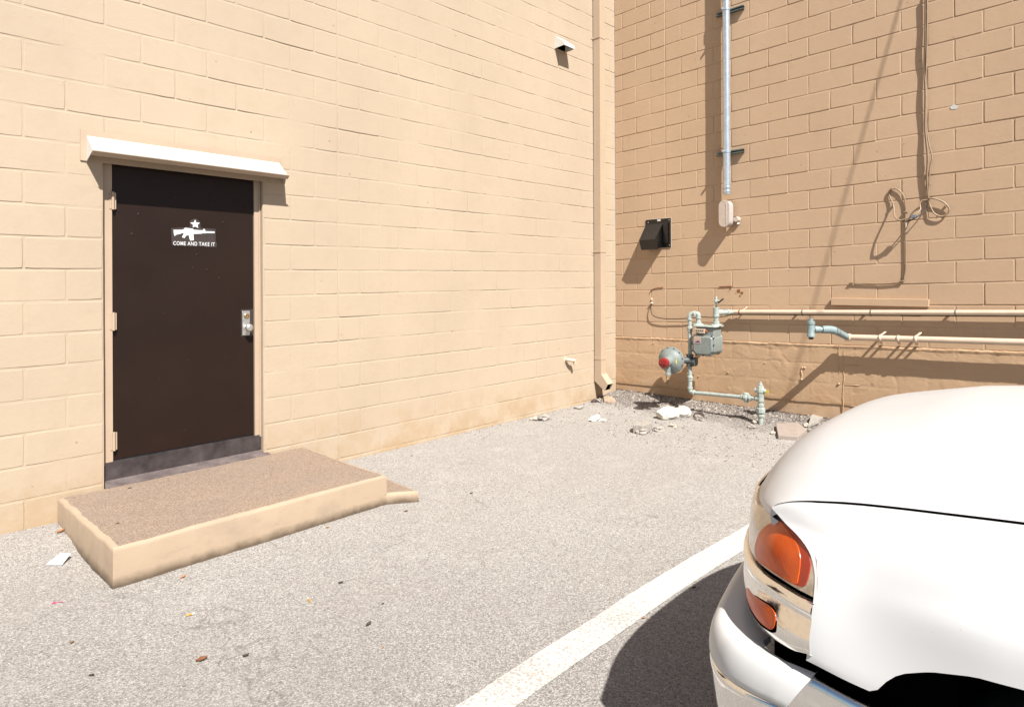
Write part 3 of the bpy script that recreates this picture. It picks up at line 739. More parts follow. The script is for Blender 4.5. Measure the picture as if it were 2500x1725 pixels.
v_.lathe(LW(t + .04, z, 0), V3(NL), [(0, .034), (.006, .034), (.008, .02)], 16)
meta(v_.build('pipe_stub', 'trim_r', smooth=50), 'short bent cream pipe stub sticking out low on the cream wall', 'pipe')

# ------------------------------------------------------------------ black dryer vent
p0 = Rp(*z4(808, 262)); p1 = Rp(*z4(1087, 565)); zt_ = .5 * (Rp(*z4(808, 262))[1] + Rp(*z4(1085, 235))[1])
vr = empty('exhaust_vent', RW(.64, p1[1], 0), 'black square exhaust vent hood on the tan wall', 'vent')
v_ = MB(); v_.wbox(RW, p0[0], p1[0], p1[1], zt_, .001, .010); v_.build('back_plate', 'black', vr, bevel=.002)
v_ = MB(); v_.wbox(RW, p0[0] - .006, p1[0] + .008, p1[1] - .006, zt_ + .008, .0003, .0012); v_.build('sealant_edge', 'labelw' if False else 'trim_r', vr)
WH = .165; hA = Rp(*z4(782, 485), WH); hB = Rp(*z4(965, 470), WH); hC = Rp(*z4(798, 595), WH); hD = Rp(*z4(980, 580), WH)
ztop_h = zt_ - .055; ht0, ht1 = p0[0] + .006, p1[0] - .105
zq = (hA[1] + hB[1]) / 2; zr = (hC[1] + hD[1]) / 2
v_ = MB()
v_.add([RW(ht0, ztop_h, .008), RW(ht1, ztop_h, .008), RW(ht1 - .02, zq, WH + .01), RW(ht0 + .0, zq, WH + .01), RW(ht1 - .01, zr, WH - .015), RW(ht0 + .015, zr, WH - .015), RW(ht1, p1[1] + .01, .008), RW(ht0, p1[1] + .01, .008)],
       [(0, 1, 2, 3), (3, 2, 4, 5), (1, 6, 4, 2), (0, 3, 5, 7)])
v_.build('hood', 'black', vr, solid=.003)
v_ = MB(); v_.wbox(RW, ht1 + .006, p1[0] - .03, p1[1] + .055, zt_ - .055, .008, .032); v_.build('side_baffle', 'black', vr, bevel=.008)
v_ = MB(); c_ = Rp(*z4(952, 262), .01); v_.wbox(RW, c_[0] - .024, c_[0] + .024, c_[1] - .013, c_[1] + .011, .010, .0115); v_.build('sticker', 'labelw', vr)
for (x, y) in ((832, 289), (1066, 259), (1071, 540)):
    c_ = Rp(*z4(x, y), .01); v_ = MB(); v_.lathe(RW(c_[0], c_[1], .009), V3(NR), [(0, .007), (.003, .006), (.004, .001)], 10); v_.build('screw', 'steel', vr, smooth=50)

# ------------------------------------------------------------------ conduit
WCn = .095; c0 = Rp(*z3(1485, 900), WCn); c1 = Rp(*z3(1540, 900), WCn); tcn = (c0[0] + c1[0]) / 2; rc = .042
cr_ = empty('conduit', RW(tcn, 2.2, 0), 'galvanised electrical conduit running down the tan wall to a grey box', 'conduit')
ztp = 6.2; zlo = Rp(*z3(1512, 1500), WCn)[1]
v_ = MB(); v_.tube([RW(tcn, zlo - .02, WCn), RW(tcn, ztp, WCn)], rc, 24); v_.build('pipe', 'galv', cr_, smooth=40)
v_ = MB()
for zc in (zlo, zlo + .045): v_.lathe(RW(tcn, zc, WCn), (0, 0, 1), [(0, rc + .006), (.018, rc + .006), (.022, rc + .001)], 24)
v_.build('connector', 'galv', cr_, smooth=40)
zc = Rp(*z3(1512, 5), WCn)[1]; v_ = MB(); v_.lathe(RW(tcn, zc, WCn), (0, 0, 1), [(0, rc + .001), (.004, rc + .007), (.10, rc + .007), (.104, rc + .001)], 24); v_.build('coupling', 'galv', cr_, smooth=40)
for (xa, ya, xb, yb) in ((1428, 125, 1640, 48), (1430, 1205, 1640, 1170)):
    a_ = Rp(*z3(xa, ya), .04); b_ = Rp(*z3(xb, yb), .04); zc = (a_[1] + b_[1]) / 2
    v_ = MB(); h_ = .021
    v_.wbox(RW, a_[0], b_[0], zc - h_, zc + h_, .001, .004); v_.wbox(RW, a_[0], b_[0], zc + h_ - .003, zc + h_, .004, .042); v_.wbox(RW, a_[0], b_[0], zc - h_, zc - h_ + .003, .004, .042)
    v_.wbox(RW, a_[0], b_[0], zc + h_ - .012, zc + h_ - .0035, .039, .0415); v_.wbox(RW, a_[0], b_[0], zc - h_ + .0035, zc - h_ + .012, .039, .0415)
    st_ = v_.build('strut_channel', 'strut', cr_)
    v_ = MB(); v_.lathe(RW(tcn, zc - .016, WCn), (0, 0, 1), [(0, rc + .001), (.001, rc + .0045), (.031, rc + .0045), (.032, rc + .001)], 24)
    v_.wbox(RW, tcn - .022, tcn - .012, zc - .014, zc + .014, WCn + rc, WCn + rc + .022); v_.tube([RW(tcn - .03, zc, WCn + rc + .012), RW(tcn - .002, zc, WCn + rc + .012)], .006, 8)
    v_.build('strap_clamp', 'galv', cr_, smooth=40)
# LB fitting
WL = .158; a_ = Rp(*z4(1616, 180), WL)[0]; b_ = Rp(*z4(1736, 180), WL)[0]; zA = Rp(*z4(1675, 38), WL)[1]; zB = Rp(*z4(1675, 338), WL)[1]
def stadium(t0, t1, zb, zt, n=10):
    r = (t1 - t0) / 2; c = (t0 + t1) / 2; out = []
    for k in range(n + 1): a = pi * k / n; out.append((c + r * cos(a), zt - r + r * sin(a)))
    for k in range(n + 1): a = pi + pi * k / n; out.append((c + r * cos(a), zb + r + r * sin(a)))
    return out
v_ = MB(); v_.prism([RW(t, z, .045) for t, z in stadium(a_ + .004, b_ - .004, zB + .004, zA - .004)], V3(NR) * (WL - .053)); bx_ = v_.build('conduit_body', 'lbgrey', cr_, bevel=.006, smooth=40)
v_ = MB(); v_.prism([RW(t, z, WL - .008) for t, z in stadium(a_, b_, zB, zA)], V3(NR) * .008)
for z in (zA - .012, zB + .014): v_.lathe(RW((a_ + b_) / 2 - .004, z, WL - .001), V3(NR), [(0, .007), (.003, .006), (.004, .001)], 8)
cv = v_.build('cover', 'lbcover', cr_, bevel=.003, smooth=40)
v_ = MB(); tt = (a_ + b_) / 2 + .022; v_.tube(cr([RW(tt, zA - .03, WL + .0005), RW(tt + .006, zA - .05, WL + .0015), RW(tt + .006, zB + .06, WL + .0015), RW(tt - .004, zB + .035, WL + .0005)], 4), .003, 6); v_.build('cover_rib', 'lbgrey', cv, smooth=60)
v_ = MB(); q = Rp(*z4(1778, 265), .05); v_.lathe(RW(b_ + .028, q[1] + .01, -.005), V3(NR), [(0, .034), (.03, .034), (.045, .028), (.06, .027)], 16); v_.rock(RW(b_ + .035, q[1] - .035, .01), .022, seed=4); v_.build('wall_bushing', 'lbcover', cr_, smooth=50)

# ------------------------------------------------------------------ communication cables on right wall
def cab(name, pts, r, mat, parent, **k):
    mb = MB(); mb.tube(cr(pts, 6), r, 8); return mb.build(name, mat, parent, smooth=80, **k)
def RP(x, y, o, f=z6): t, z = Rp(*f(x, y), o); return RW(t, z, o)
cb = empty('cable_bundle', RP(1165, 280, .0), 'tan cables clipped down the wall with loose loops and a small connector', 'cables')
def zr6(x, y): return (1600 + x * .3891, y * .3891)
run = [(1697, -40, .03), (1697, 120, .028), (1694, 300, .032), (1691, 440, .02), (1697, 600, .03), (1694, 790, .02), (1703, 900, .03), (1711, 1000, .035), (1705, 1110, .028), (1712, 1240, .02)]
cab('cable', [RP(x, y, o, zr6) for x, y, o in run], .0085, 'cable', cb)
cab('cable', [RP(x + 9, y, o + .006, zr6) for x, y, o in run[:4]] + [RP(1703, 600, .022, zr6), RP(1702, 790, .018, zr6), RP(1716, 900, .03, zr6), RP(1736, 985, .035, zr6), RP(1722, 1060, .03, zr6), RP(1716, 1240, .02, zr6)], .006, 'cable', cb)
cab('cable', [RP(x - 5, y, o * .5, zr6) for x, y, o in run], .006, 'cable', cb)
# right loop
cab('cable_loop', [RP(1160, 270, .02), RP(1215, 270, .030), RP(1290, 300, .026), RP(1332, 350, .020), RP(1310, 395, .018), RP(1265, 408, .022), RP(1215, 385, .026), RP(1185, 330, .024), RP(1172, 285, .02)], .007, 'cable', cb)
# left loop
cab('cable_loop', [RP(1035, 412, .11), RP(990, 430, .12), RP(940, 440, .12), RP(905, 400, .085), RP(897, 320, .025), RP(868, 255, .012), RP(862, 215, .012), RP(890, 193, .012), RP(940, 205, .014), RP(980, 260, .014), RP(993, 340, .012), RP(991, 430, .012), RP(992, 560, .012), RP(994, 780, .012), RP(985, 870, .012), RP(962, 915, .012), RP(800, 933, .012), RP(565, 926, .012)], .0068, 'cable', cb)
cab('cable', [RP(1172, 280, .02), RP(1125, 285, .03), RP(1103, 310, .04), RP(1108, 350, .06), RP(1085, 385, .09), RP(1050, 405, .11)], .006, 'cable', cb)
cab('jumper_wire', [RP(1160, 300, .02), RP(1155, 350, .03), RP(1100, 400, .08), RP(1050, 430, .11), RP(1000, 447, .12), RP(965, 444, .12)], .005, 'wire', cb)
cab('ground_wire', [RP(962, 444, .12), RP(1000, 450, .11), RP(1040, 440, .11), RP(1060, 412, .11)], .003, 'wire', cb)
v_ = MB(); c_ = RP(1053, 410, .06); t, z = Rp(*z6(1053, 410), .11)
v_.wbox(RW, t - .022, t + .022, z - .014, z + .016, .097, .124); v_.tube([RW(t - .035, z - .006, .110), RW(t + .036, z + .006, .110)], .007, 8); v_.build('connector', 'splice', cb, bevel=.003)
for (x, y) in ((1170, 75), (1172, 160), (1165, 270), (993, 375), (965, 912), (570, 926), (1305, 325), (888, 196), (897, 320)):
    t, z = Rp(*z6(x, y), .01); v_ = MB(); v_.wbox(RW, t - .016, t + .016, z - .006, z + .006, .0005, .022 if x not in (1305, 888, 897) else .004)
    if x in (1305, 888, 897):
        t, z = Rp(*z6(x, y), .02); v_ = MB(); v_.wbox(RW, t - .004, t + .004, z - .014, z + .014, .001, .034)
    v_.build('clip', 'cable', cb, bevel=.002)
v_ = MB(); t, z = Rp(*z6(996, 470), .01); v_.wbox(RW, t - .006, t + .007, z - .03, z + .01, .001, .014); v_.build('tie', 'labelw', cb)

# overhead cable out of frame (its soft shadow runs down the right wall)
A_ = RW(3.735, 5.9, 0) + SUN * 2.0; B_ = RW(2.497, 1.38, 0) + SUN * 4.5
d_ = (B_ - A_)
v_ = MB(); v_.tube([A_ + d_ * k for k in (-.6, 0, .3, .6, 1.0, 1.3)], .006, 8)
meta(v_.build('service_cable', 'wire', smooth=80), 'dark overhead service cable crossing above the top of the tan wall', 'cable')

# ------------------------------------------------------------------ upper wall gas pipe
WP = .055; y_l = Rp(*z6(960, 1158), WP)[1]; xs0 = Rp(*z5(1080, 275), WP)
gp = empty('gas_pipe', RW(3, y_l, 0), 'upper cream gas pipe fixed level along the tan wall, starting at the meter', 'pipe')
a_ = Rp(*z5(1085, 280), WP); e_ = Rp(2500, 400 + 1160 * .3133, WP)
def zp(t): return a_[1] + (e_[1] - a_[1]) * (t - a_[0]) / (e_[0] - a_[0])
v_ = MB(); v_.tube([RW(a_[0], zp(a_[0]), WP), RW(7.4, zp(7.4), WP)], .0245, 20); v_.build('pipe', 'trim_r', gp, smooth=50)
for x in (190, 722, 1382):
    t = Rp(*z6(x, 1158), WP)[0]; v_ = MB(); v_.lathe(RW(t - .006, zp(t), WP), V3(A2), [(0, .0255), (.001, .0275), (.009, .0275), (.010, .0255)], 20); v_.tube([RW(t, zp(t) - .026, WP), RW(t + .003, zp(t) - .04, WP)], .004, 6); v_.build('hose_band', 'strut', gp, smooth=50)
for x in (190, 722, 1382):
    t = Rp(*z6(x - 60, 1158), WP)[0]; v_ = MB(); v_.wbox(RW, t - .012, t + .012, zp(t) - .03, zp(t) - .020, .0, WP); v_.build('bracket', 'trim_r', gp, bevel=.002)
v_ = MB(); t, z = Rp(*z5(1160, 280), WP); v_.lathe(RW(t, zp(t), WP), V3(A2), [(0, .026), (.002, .029), (.012, .029), (.014, .026)], 20); v_.build('collar', 'rust', gp, smooth=50)
v_ = MB(); t, z = Rp(*z5(1215, 240), WP); v_.tube([RW(t - .02, zp(t) + .015, WP + .01), RW(t + .01, zp(t) + .045, .02), RW(t + .012, zp(t) + .06, .004)], .010, 8, flat=.4); v_.build('strap', 'trim_r', gp, smooth=60)
# black signal wire: wall anchor -> sag -> under the pipe
aw = empty('black_wire', RP(870, 1185, 0, z4), 'thin black wire sagging from a wall anchor and on beneath the upper pipe', 'wire')
pts = [RP(870, 1190, .02, z4), RP(860, 1240, .03, z4), RP(868, 1290, .035, z4), RP(890, 1325, .035, z4), RP(960, 1350, .035, z4), RP(1080, 1360, .035, z4), RP(1250, 1355, .035, z4), RP(1420, 1340, .035, z4), RP(1520, 1343, .035, z4), RP(1600, 1340, .035, z4), RP(1700, 1330, .04, z4)]
t0 = a_[0] + .05
for k in range(9): tt = t0 + (7.3 - t0) * k / 8; pts.append(RW(tt, zp(tt) - .030, WP + .006))
v_ = MB(); v_.tube(cr(pts, 5), .005, 8); v_.build('wire', 'wire', aw, smooth=80)
v_ = MB(); t, z = Rp(*z4(872, 1185), .01); v_.rock(RW(t, z, .008), .020, seed=3); v_.rock(RW(t - .004, z + .05, .004), .010, (1, 1, 2), seed=5); v_.build('anchor', 'trim_r', aw, smooth=60)
# painted-over wire ends high on the wall
for nm, L_ in (('wall_scar', [(850, 1075), (865, 1045), (905, 1022), (960, 1012), (1000, 1010)]), ('wall_scar', [(1620, 1003), (1680, 1000), (1760, 998), (1740, 1035)])):
    v_ = MB(); v_.tube(cr([RP(x, y, .006, z4) for x, y in L_], 4), .0045, 6); v_.build(nm, 'rust', root2, smooth=70)

# ------------------------------------------------------------------ lower capped gas pipe
WT = .50
lp = empty('gas_pipe', RW(2.8, .95, .1), 'lower cream gas pipe ending in a blue grey elbow and tee stub', 'pipe')
el = Rp(*z6(525, 1350), .11); er = Rp(2500, 400 + 1390 * .3133, .11)
def zq_(t): return el[1] + (er[1] - el[1]) * (t - el[0]) / (er[0] - el[0])
rp = .029
v_ = MB(); v_.tube([RW(el[0] + .0, zq_(el[0]), .11), RW(7.4, zq_(7.4), .11)], rp, 20); v_.build('pipe', 'trim_r', lp, smooth=50)
v_ = MB(); v_.lathe(RW(el[0], zq_(el[0]), .11), V3(A2), [(0, rp), (0, rp + .009), (.045, rp + .009), (.05, rp)], 20); v_.build('coupling', 'trim_r', lp, smooth=50)
for x, ww in ((795, 1), (935, .6), (1072, 1)):
    t = Rp(*z6(x, 1350), .11)[0]; zc = zq_(t); v_ = MB(); pts = [RW(t + .02, zc + rp + .035, .004), RW(t + .015, zc + rp + .02, .05)]
    for k in range(9): a = radians(100 - 200 * k / 8); pts.append(RW(t, zc + (rp + .005) * sin(a), .11 + (rp + .005) * cos(a)))
    pts += [RW(t, zc - rp - .03, .06), RW(t - .004, zc - rp - .035, .004)]
    if ww < 1: pts = pts[2:]
    P = [[p + V3(A2) * .013, p - V3(A2) * .013] for p in cr(pts, 3)]; v_.grid(P); v_.build('pipe_strap', 'trim_r', lp, smooth=80, solid=.003)
def RPp(x, y, o): return RP(x, y, o, z6)
pA = RW(el[0] + .02, zq_(el[0]), .11); pB = RPp(440, 1298, .33); pC = RPp(400, 1290, .37); pD = RPp(350, 1290, .42); pE = RPp(255, 1288, WT)
v_ = MB(); v_.tube([pA, pA.lerp(pB, .5), pB], [.031, .033, .037], 20); v_.tube(cr([pB, pC, pD], 4), .038, 20); v_.build('elbow', 'bluepipe', lp, smooth=60)
v_ = MB(); v_.tube([pD, pE], .025, 16); dv = (pE - pD).normalized(); v_.lathe(pD - dv * .02, dv, [(0, .036), (.03, .036), (.034, .026)], 18); v_.lathe(pE - dv * .09, dv, [(0, .03), (.03, .034), (.06, .034)], 18)
v_.build('nipple', 'bluepipe', lp, smooth=50)
v_ = MB(); v_.lathe(pE + Vector((0, 0, -.075)), (0, 0, 1), [(0, .033), (.002, .037), (.02, .037), (.025, .033), (.12, .033), (.125, .038), (.148, .038), (.15, .030), (.158, .030), (.16, .020), (.180, .019), (.181, .002)], 20); v_.build('tee', 'bluepipe', lp, smooth=40)
v_ = MB(); v_.lathe(pE + Vector((0, 0, -.098)), (0, 0, 1), [(0, .020), (.024, .024)], 16); v_.build('plug', 'wire', lp, smooth=40)

# ------------------------------------------------------------------ gas meter set
WG = .40
def g5(x, y, o=WG): t, z = Rp(*z5(x, y), o); return RW(t, z, o)
def q5(x, y, o=WG): return Rp(*z5(x, y), o)
gm = empty('gas_meter', g5(615, 1170), 'grey gas meter with a round red capped regulator and pale pipework, below the black vent', 'gas meter')
# pipes: bottom run, vertical, gooseneck
tv, zbm = q5(615, 1170); ztop_ = q5(610, 345)[1]
pr = .022
v_ = MB(); v_.tube(cr([RW(tv, zbm + .12, WG), RW(tv, zbm + .03, WG), RW(tv + .012, zbm + .006, WG + .001), RW(tv + .04, zbm, WG + .003)], 5), .024, 16)
v_.lathe(RW(tv, zbm + .035, WG), (0, 0, 1), [(0, .026), (.002, .031), (.02, .031), (.022, .026)], 18); v_.lathe(RW(tv + .035, zbm, WG + .002), V3(A2), [(0, .026), (.002, .031), (.02, .031), (.022, .026)], 18)
v_.build('bottom_elbow', 'gaspipe', gm, smooth=50)
v_ = MB(); v_.tube([RW(tv, zbm + .03, WG), RW(tv, ztop_ - .02, WG)], pr, 16)
zu = q5(610, 470)[1]; zl_ = q5(615, 1010)[1]
v_.build('vertical_pipe', 'gaspipe', gm, smooth=50)
for zc, hh in ((zu, .03), (zl_, .035)):
    v_ = MB(); v_.lathe(RW(tv, zc - hh, WG), (0, 0, 1), [(0, .024), (.003, .030), (.018, .030), (.02, .026), (.028, .026), (.03, .034), (.05, .034), (.052, .028), (.062, .024)], 8); v_.build('union', 'gaspipe', gm, smooth=30)
tg, zg = q5(707, 300, .33)
zneck = q5(650, 297)[1]
v_ = MB(); v_.tube(cr([RW(tv, ztop_ - .03, WG), RW(tv, zneck - .035, WG), RW(tv + .012, zneck - .008, WG - .004), RW(tv + .045, zneck, WG - .012)], 5), .025, 16)
pm0 = RW(tv + .045, zneck, WG - .012); mt_in = RW(q5(707, 400, .33)[0], q5(707, 420, .33)[1], .33)
v_.tube(cr([pm0, Vector((mt_in.x, mt_in.y, zneck)) + V3(-A2) * .03, Vector((mt_in.x, mt_in.y, zneck - .012)), Vector((mt_in.x, mt_in.y, zneck - .05)), Vector((mt_in.x, mt_in.y, mt_in.z))], 5), .025, 16)
for (p, ax) in ((RW(tv, ztop_ - .025, WG), (0, 0, 1)), (pm0, V3(A2)), (Vector((mt_in.x, mt_in.y, zneck - .06)), (0, 0, 1))):
    v_.lathe(p, ax, [(0, .027), (.002, .032), (.016, .032), (.018, .027)], 18)
v_.build('gooseneck', 'gaspipe', gm, smooth=50)
v_ = MB(); v_.lathe(Vector((mt_in.x, mt_in.y, mt_in.z - .01)), (0, 0, 1), [(0, .038), (.035, .038), (.037, .030), (.05, .030)], 8); v_.build('inlet_union', 'gaspipe', gm, smooth=30)
# outlet
to, zo = q5(905, 400, .33); ztee = q5(905, 290, .33)[1]
v_ = MB(); v_.tube([RW(to, zo - .02, .33), RW(to, ztee + .05, .33)], .026, 16); v_.lathe(RW(to, ztee - .045, .33), (0, 0, 1), [(0, .032), (.002, .036), (.02, .036), (.022, .033), (.088, .033), (.09, .036), (.105, .036), (.107, .02)], 18)
pe = RW(a_[0], zp(a_[0]), WP); ps = RW(to, ztee + .003, .33)
v_.tube([ps, ps.lerp(pe, .35)], .033, 16); v_.tube([ps.lerp(pe, .3), pe], .026, 16); v_.lathe(ps.lerp(pe, .62), pe - ps, [(0, .028), (.002, .034), (.03, .034), (.032, .028)], 18)
v_.build('outlet_tee', 'gaspipe', gm, smooth=50)
v_ = MB(); v_.lathe(RW(to, zo - .02, .33), (0, 0, 1), [(0, .038), (.03, .038), (.032, .030), (.045, .030)], 8); v_.build('outlet_union', 'gaspipe', gm, smooth=30)
# little cock valve on top
v_ = MB(); zc = ztee + .06; v_.tube([RW(to, zc, .33), RW(to, zc + .06, .33)], [.010, .012], 10); v_.lathe(RW(to, zc + .055, .33), (0, 0, 1), [(0, .012), (.004, .022), (.03, .022), (.034, .012), (.05, .014), (.07, .010), (.072, .001)], 10)
v_.tube([RW(to, zc + .07, .33), RW(to + .045, zc + .07, .34)], [.012, .014], 8); v_.build('test_valve', 'gaspipe', gm, smooth=40)
v_ = MB(); v_.tube([RW(to + .035, zc + .055, .35), RW(to + .10, zc + .10, .36)], [.010, .008], 8); v_.build('valve_lever', 'wire', gm, smooth=40)
# meter body
def oct_(x0, x1, y0, y1, ch, o): 
    t0, zt = q5(x0, y0, o); t1, zb = q5(x1, y1, o); c = ch
    return [(t0 + c, zb), (t1 - c, zb), (t1, zb + c), (t1, zt - c * .5), (t1 - c * .5, zt), (t0 + c * .5, zt), (t0, zt - c * .5), (t0, zb + c)], (t0, t1, zb, zt)
po, (m0, m1, mzb, mzt) = oct_(634, 882, 530, 778, .045, .46)
v_ = MB(); v_.prism([RW(t, z, .455) for t, z in po], V3(NR) * -.022)
fl = v_.build('front_flange', 'gasgrey', gm, bevel=.006, smooth=40)
cx_, cz_ = (m0 + m1) / 2, (mzb + mzt) / 2
def sc_(po, k): return [(cx_ + (t - cx_) * k, cz_ + (z - cz_) * k) for t, z in po]
v_ = MB(); A_0 = [RW(t, z, .455) for t, z in sc_(po, .90)]; A_1 = [RW(t, z, .475) for t, z in sc_(po, .84)]
v_.add(A_0 + A_1, [(i, (i + 1) % 8, 8 + (i + 1) % 8, 8 + i) for i in range(8)] + [tuple(range(8, 16))]); v_.build('front_pan', 'gasgrey', gm, bevel=.008, smooth=40)
# rear half: rounded box body down to wall side
v_ = MB(); rz = [(.433, .94), (.40, .93), (.34, .95), (.26, .95), (.22, .90), (.205, .78)]; N8 = 8; VV = []
for o_, k in rz: VV += [RW(t, z, o_) for t, z in sc_(po, k)]
v_.add(VV, [(r * 8 + i, r * 8 + (i + 1) % 8, r * 8 + 8 + (i + 1) % 8, r * 8 + 8 + i) for r in range(len(rz) - 1) for i in range(8)] + [tuple(range(7, -1, -1)), tuple(range((len(rz) - 1) * 8, len(rz) * 8))])
v_.build('rear_case', 'gasgrey', gm, bevel=.008, smooth=50)
v_ = MB(); v_.prism([RW(t, z, .265) for t, z in sc_(po, 1.0)], V3(NR) * -.02); v_.build('rear_flange', 'gasgrey', gm, bevel=.006, smooth=40)
# top housing + lid
zt2 = q5(800, 452, .42)[1]; zlid = q5(800, 432, .42)[1]
v_ = MB(); v_.wbox(RW, m0 + .03, m1 - .015, mzt - .03, zt2, .24, .43); v_.build('top_housing', 'gasgrey', gm, bevel=.012, smooth=40)
v_ = MB(); v_.wbox(RW, m0 + .0, m1 + .01, zt2, zt2 + .022, .225, .45); v_.build('lid', 'gaspipe', gm, bevel=.009, smooth=40)
v_ = MB(); v_.lathe(Vector((mt_in.x, mt_in.y, zt2 + .02)), (0, 0, 1), [(0, .06), (.012, .055), (.016, .04)], 18); p_ = RW(to, zt2 + .02, .33); v_.lathe(p_, (0, 0, 1), [(0, .06), (.012, .055), (.016, .04)], 18); v_.build('port_boss', 'gaspipe', gm, smooth=40)
v_ = MB(); i0 = q5(662, 465, .475); i1 = q5(772, 522, .475); v_.wbox(RW, i0[0], i1[0], i1[1], i0[1], .42, .470); ix = v_.build('index_box', 'label', gm, bevel=.004)
v_ = MB()
for k in range(4):
    c_ = (i0[0] + (i1[0] - i0[0]) * (.2 + .2 * k), i1[1] + (i0[1] - i1[1]) * .62); v_.lathe(RW(c_[0], c_[1], .4702), V3(NR), [(0, .009), (.001, .009), (.001, .006)], 14)
v_.wbox(RW, i0[0] + .018, i0[0] + .05, i1[1] + .008, i1[1] + .014, .4702, .4712); v_.build('dials', 'gasdark', ix)
v_ = MB(); i0_ = q5(780, 475, .45); v_.lathe(RW(*q5(785, 495, .45), .43), V3(NR), [(0, .022), (.02, .020), (.026, .01)], 14); v_.build('index_seal', 'rust', gm, smooth=50)
v_ = MB(); i0 = q5(653, 545, .477); i1 = q5(735, 632, .477); v_.wbox(RW, i0[0], i1[0], i1[1], i0[1], .4755, .4775); lb = v_.build('rating_plate', 'labelp', gm)
v_ = MB(); hh = (i0[1] - i1[1]); a0, a1_ = i0[0] + .012, i1[0] - .012
v_.prism([RW(a0, i1[1] + .01, .478), RW(a1_, i1[1] + .01, .478), RW(a1_, i1[1] + .018, .478), RW((a0 + a1_) / 2 + .01, i1[1] + hh * .42, .478), RW(a0 + .02, i1[1] + .022, .478)], V3(NR) * .0006); v_.build('plate_emblem', 'navy', lb)
v_ = MB(); v_.wbox(RW, i0[0] + .004, i1[0] - .004, i0[1] - .035, i0[1] - .006, .4776, .4782); v_.build('plate_text_band', 'label', lb)
for i in range(8):
    for f_ in (0, .5):
        a, b = po[i], po[(i + 1) % 8]
        if f_ and (Vector(a) - Vector(b)).length < .1: continue
        t = (a[0] * (1 - f_) + b[0] * f_); z = (a[1] * (1 - f_) + b[1] * f_); t = cx_ + (t - cx_) * .955; z = cz_ + (z - cz_) * .955
        v_ = MB(); v_.lathe(RW(t, z, .45), V3(NR), [(0, .010), (.012, .010), (.014, .006)], 6); v_.build('bolt', 'gasdark', fl, smooth=30)
# regulator
WRg = .60
rcn = g5(405, 815, WRg); raxis = (V3(NR) * 1.0 + V3(A2) * .08 + Vector((0, 0, -.07))).normalized()
R0 = .150
rg_ = MB(); rg_.lathe(rcn, raxis, [(-.075, .05), (-.072, .07), (-.05, .115), (-.022, R0 * .93), (-.012, R0), (.010, R0), (.013, R0 * .93), (.03, .120), (.052, .096), (.068, .070), (.078, .056), (.17, .052)], 40)
reg = rg_.build('regulator', 'gasgrey', gm, smooth=35, label='round disc shaped pressure regulator with a red cap')
u_ = raxis.cross(Vector((0, 0, 1))).normalized(); v2_ = raxis.cross(u_)
for k in range(12):
    a = 2 * pi * (k + .4) / 12; c_ = rcn + (u_ * cos(a) + v2_ * sin(a)) * R0 * .955 + raxis * .008; b_ = MB(); b_.lathe(c_, raxis, [(0, .0075), (.010, .0075), (.012, .004)], 6); b_.build('bolt', 'gasdark', reg, smooth=30)
b_ = MB(); b_.lathe(rcn + raxis * .165, raxis, [(0, .053), (.004, .057), (.045, .055), (.050, .048), (.052, .02), (.045, .005)], 24); cap_ = b_.build('cap', 'red', reg, smooth=35)
b_ = MB(); cc = rcn + raxis * .212; b_.box(cc - u_ * .042 - v2_ * .008, u_ * .084, v2_ * .016, raxis * .014); b_.box(cc - v2_ * .03 - u_ * .006, v2_ * .06, u_ * .012, raxis * .012); b_.build('cap_grip', 'red', reg, bevel=.003)
vc = rcn + raxis * .085 + Vector((0, 0, -.04)); b_ = MB(); b_.tube(cr([vc, vc + Vector((0, 0, -.05)), vc + Vector((0, 0, -.09)) - u_ * .0], 3), [.028] * 7, 16); b_.lathe(vc + Vector((0, 0, -.115)), (0, 0, 1), [(0, .032), (.02, .034), (.03, .028)], 16); b_.build('vent_nozzle', 'gasgrey', reg, smooth=45)
b_ = MB(); lc = rcn + raxis * .045 + u_ * (-.0); 
lc = None
for sgn in (1, -1):
    q = rcn + u_ * .085 * sgn + raxis * .0575
    if lc is None or (q - V3(C2, 0)).dot(V3(A2)) > (lc - V3(C2, 0)).dot(V3(A2)): lc = q; us = u_ * sgn
nn = (raxis + us * .75).normalized(); ee = nn.cross(Vector((0, 0, 1))).normalized(); up_ = ee.cross(nn)
if up_.z < 0: up_ = -up_
b_.prism([lc + ee * .006 * cos(a) * 1.0 + up_ * (.026 * sin(a)) for a in [2 * pi * k / 14 for k in range(14)]], nn * .003)
b_.build('yellow_tag', 'yellow', reg)
# regulator throat on vertical pipe; the meter's shadow is put into its dark colour
zb1 = q5(620, 750)[1]; zb2 = q5(620, 885)[1]
b_ = MB(); b_.lathe(RW(tv, zb2, WG), (0, 0, 1), [(0, .030), (.004, .040), (.03, .040), (.034, .034), (.05, .046), (.10, .046), (zb1 - zb2 - .03, .036), (zb1 - zb2 - .026, .042), (zb1 - zb2, .042)], 8)
b_.lathe(RW(tv, (zb1 + zb2) / 2 - .01, WG), V3(A2), [(-.06, .03), (0, .045), (.05, .045), (.052, .052), (.075, .052), (.08, .03)], 10)
pj = RW(tv, (zb1 + zb2) / 2 - .0, WG); b_.tube([pj, pj.lerp(rcn, .5), rcn - raxis * .06], [.038, .034, .036], 14); b_.lathe(pj.lerp(rcn - raxis * .06, .55), rcn - raxis * .06 - pj, [(0, .036), (.003, .046), (.03, .046), (.033, .036)], 8)
b_.build('regulator_body', 'gasdark', gm, smooth=35)
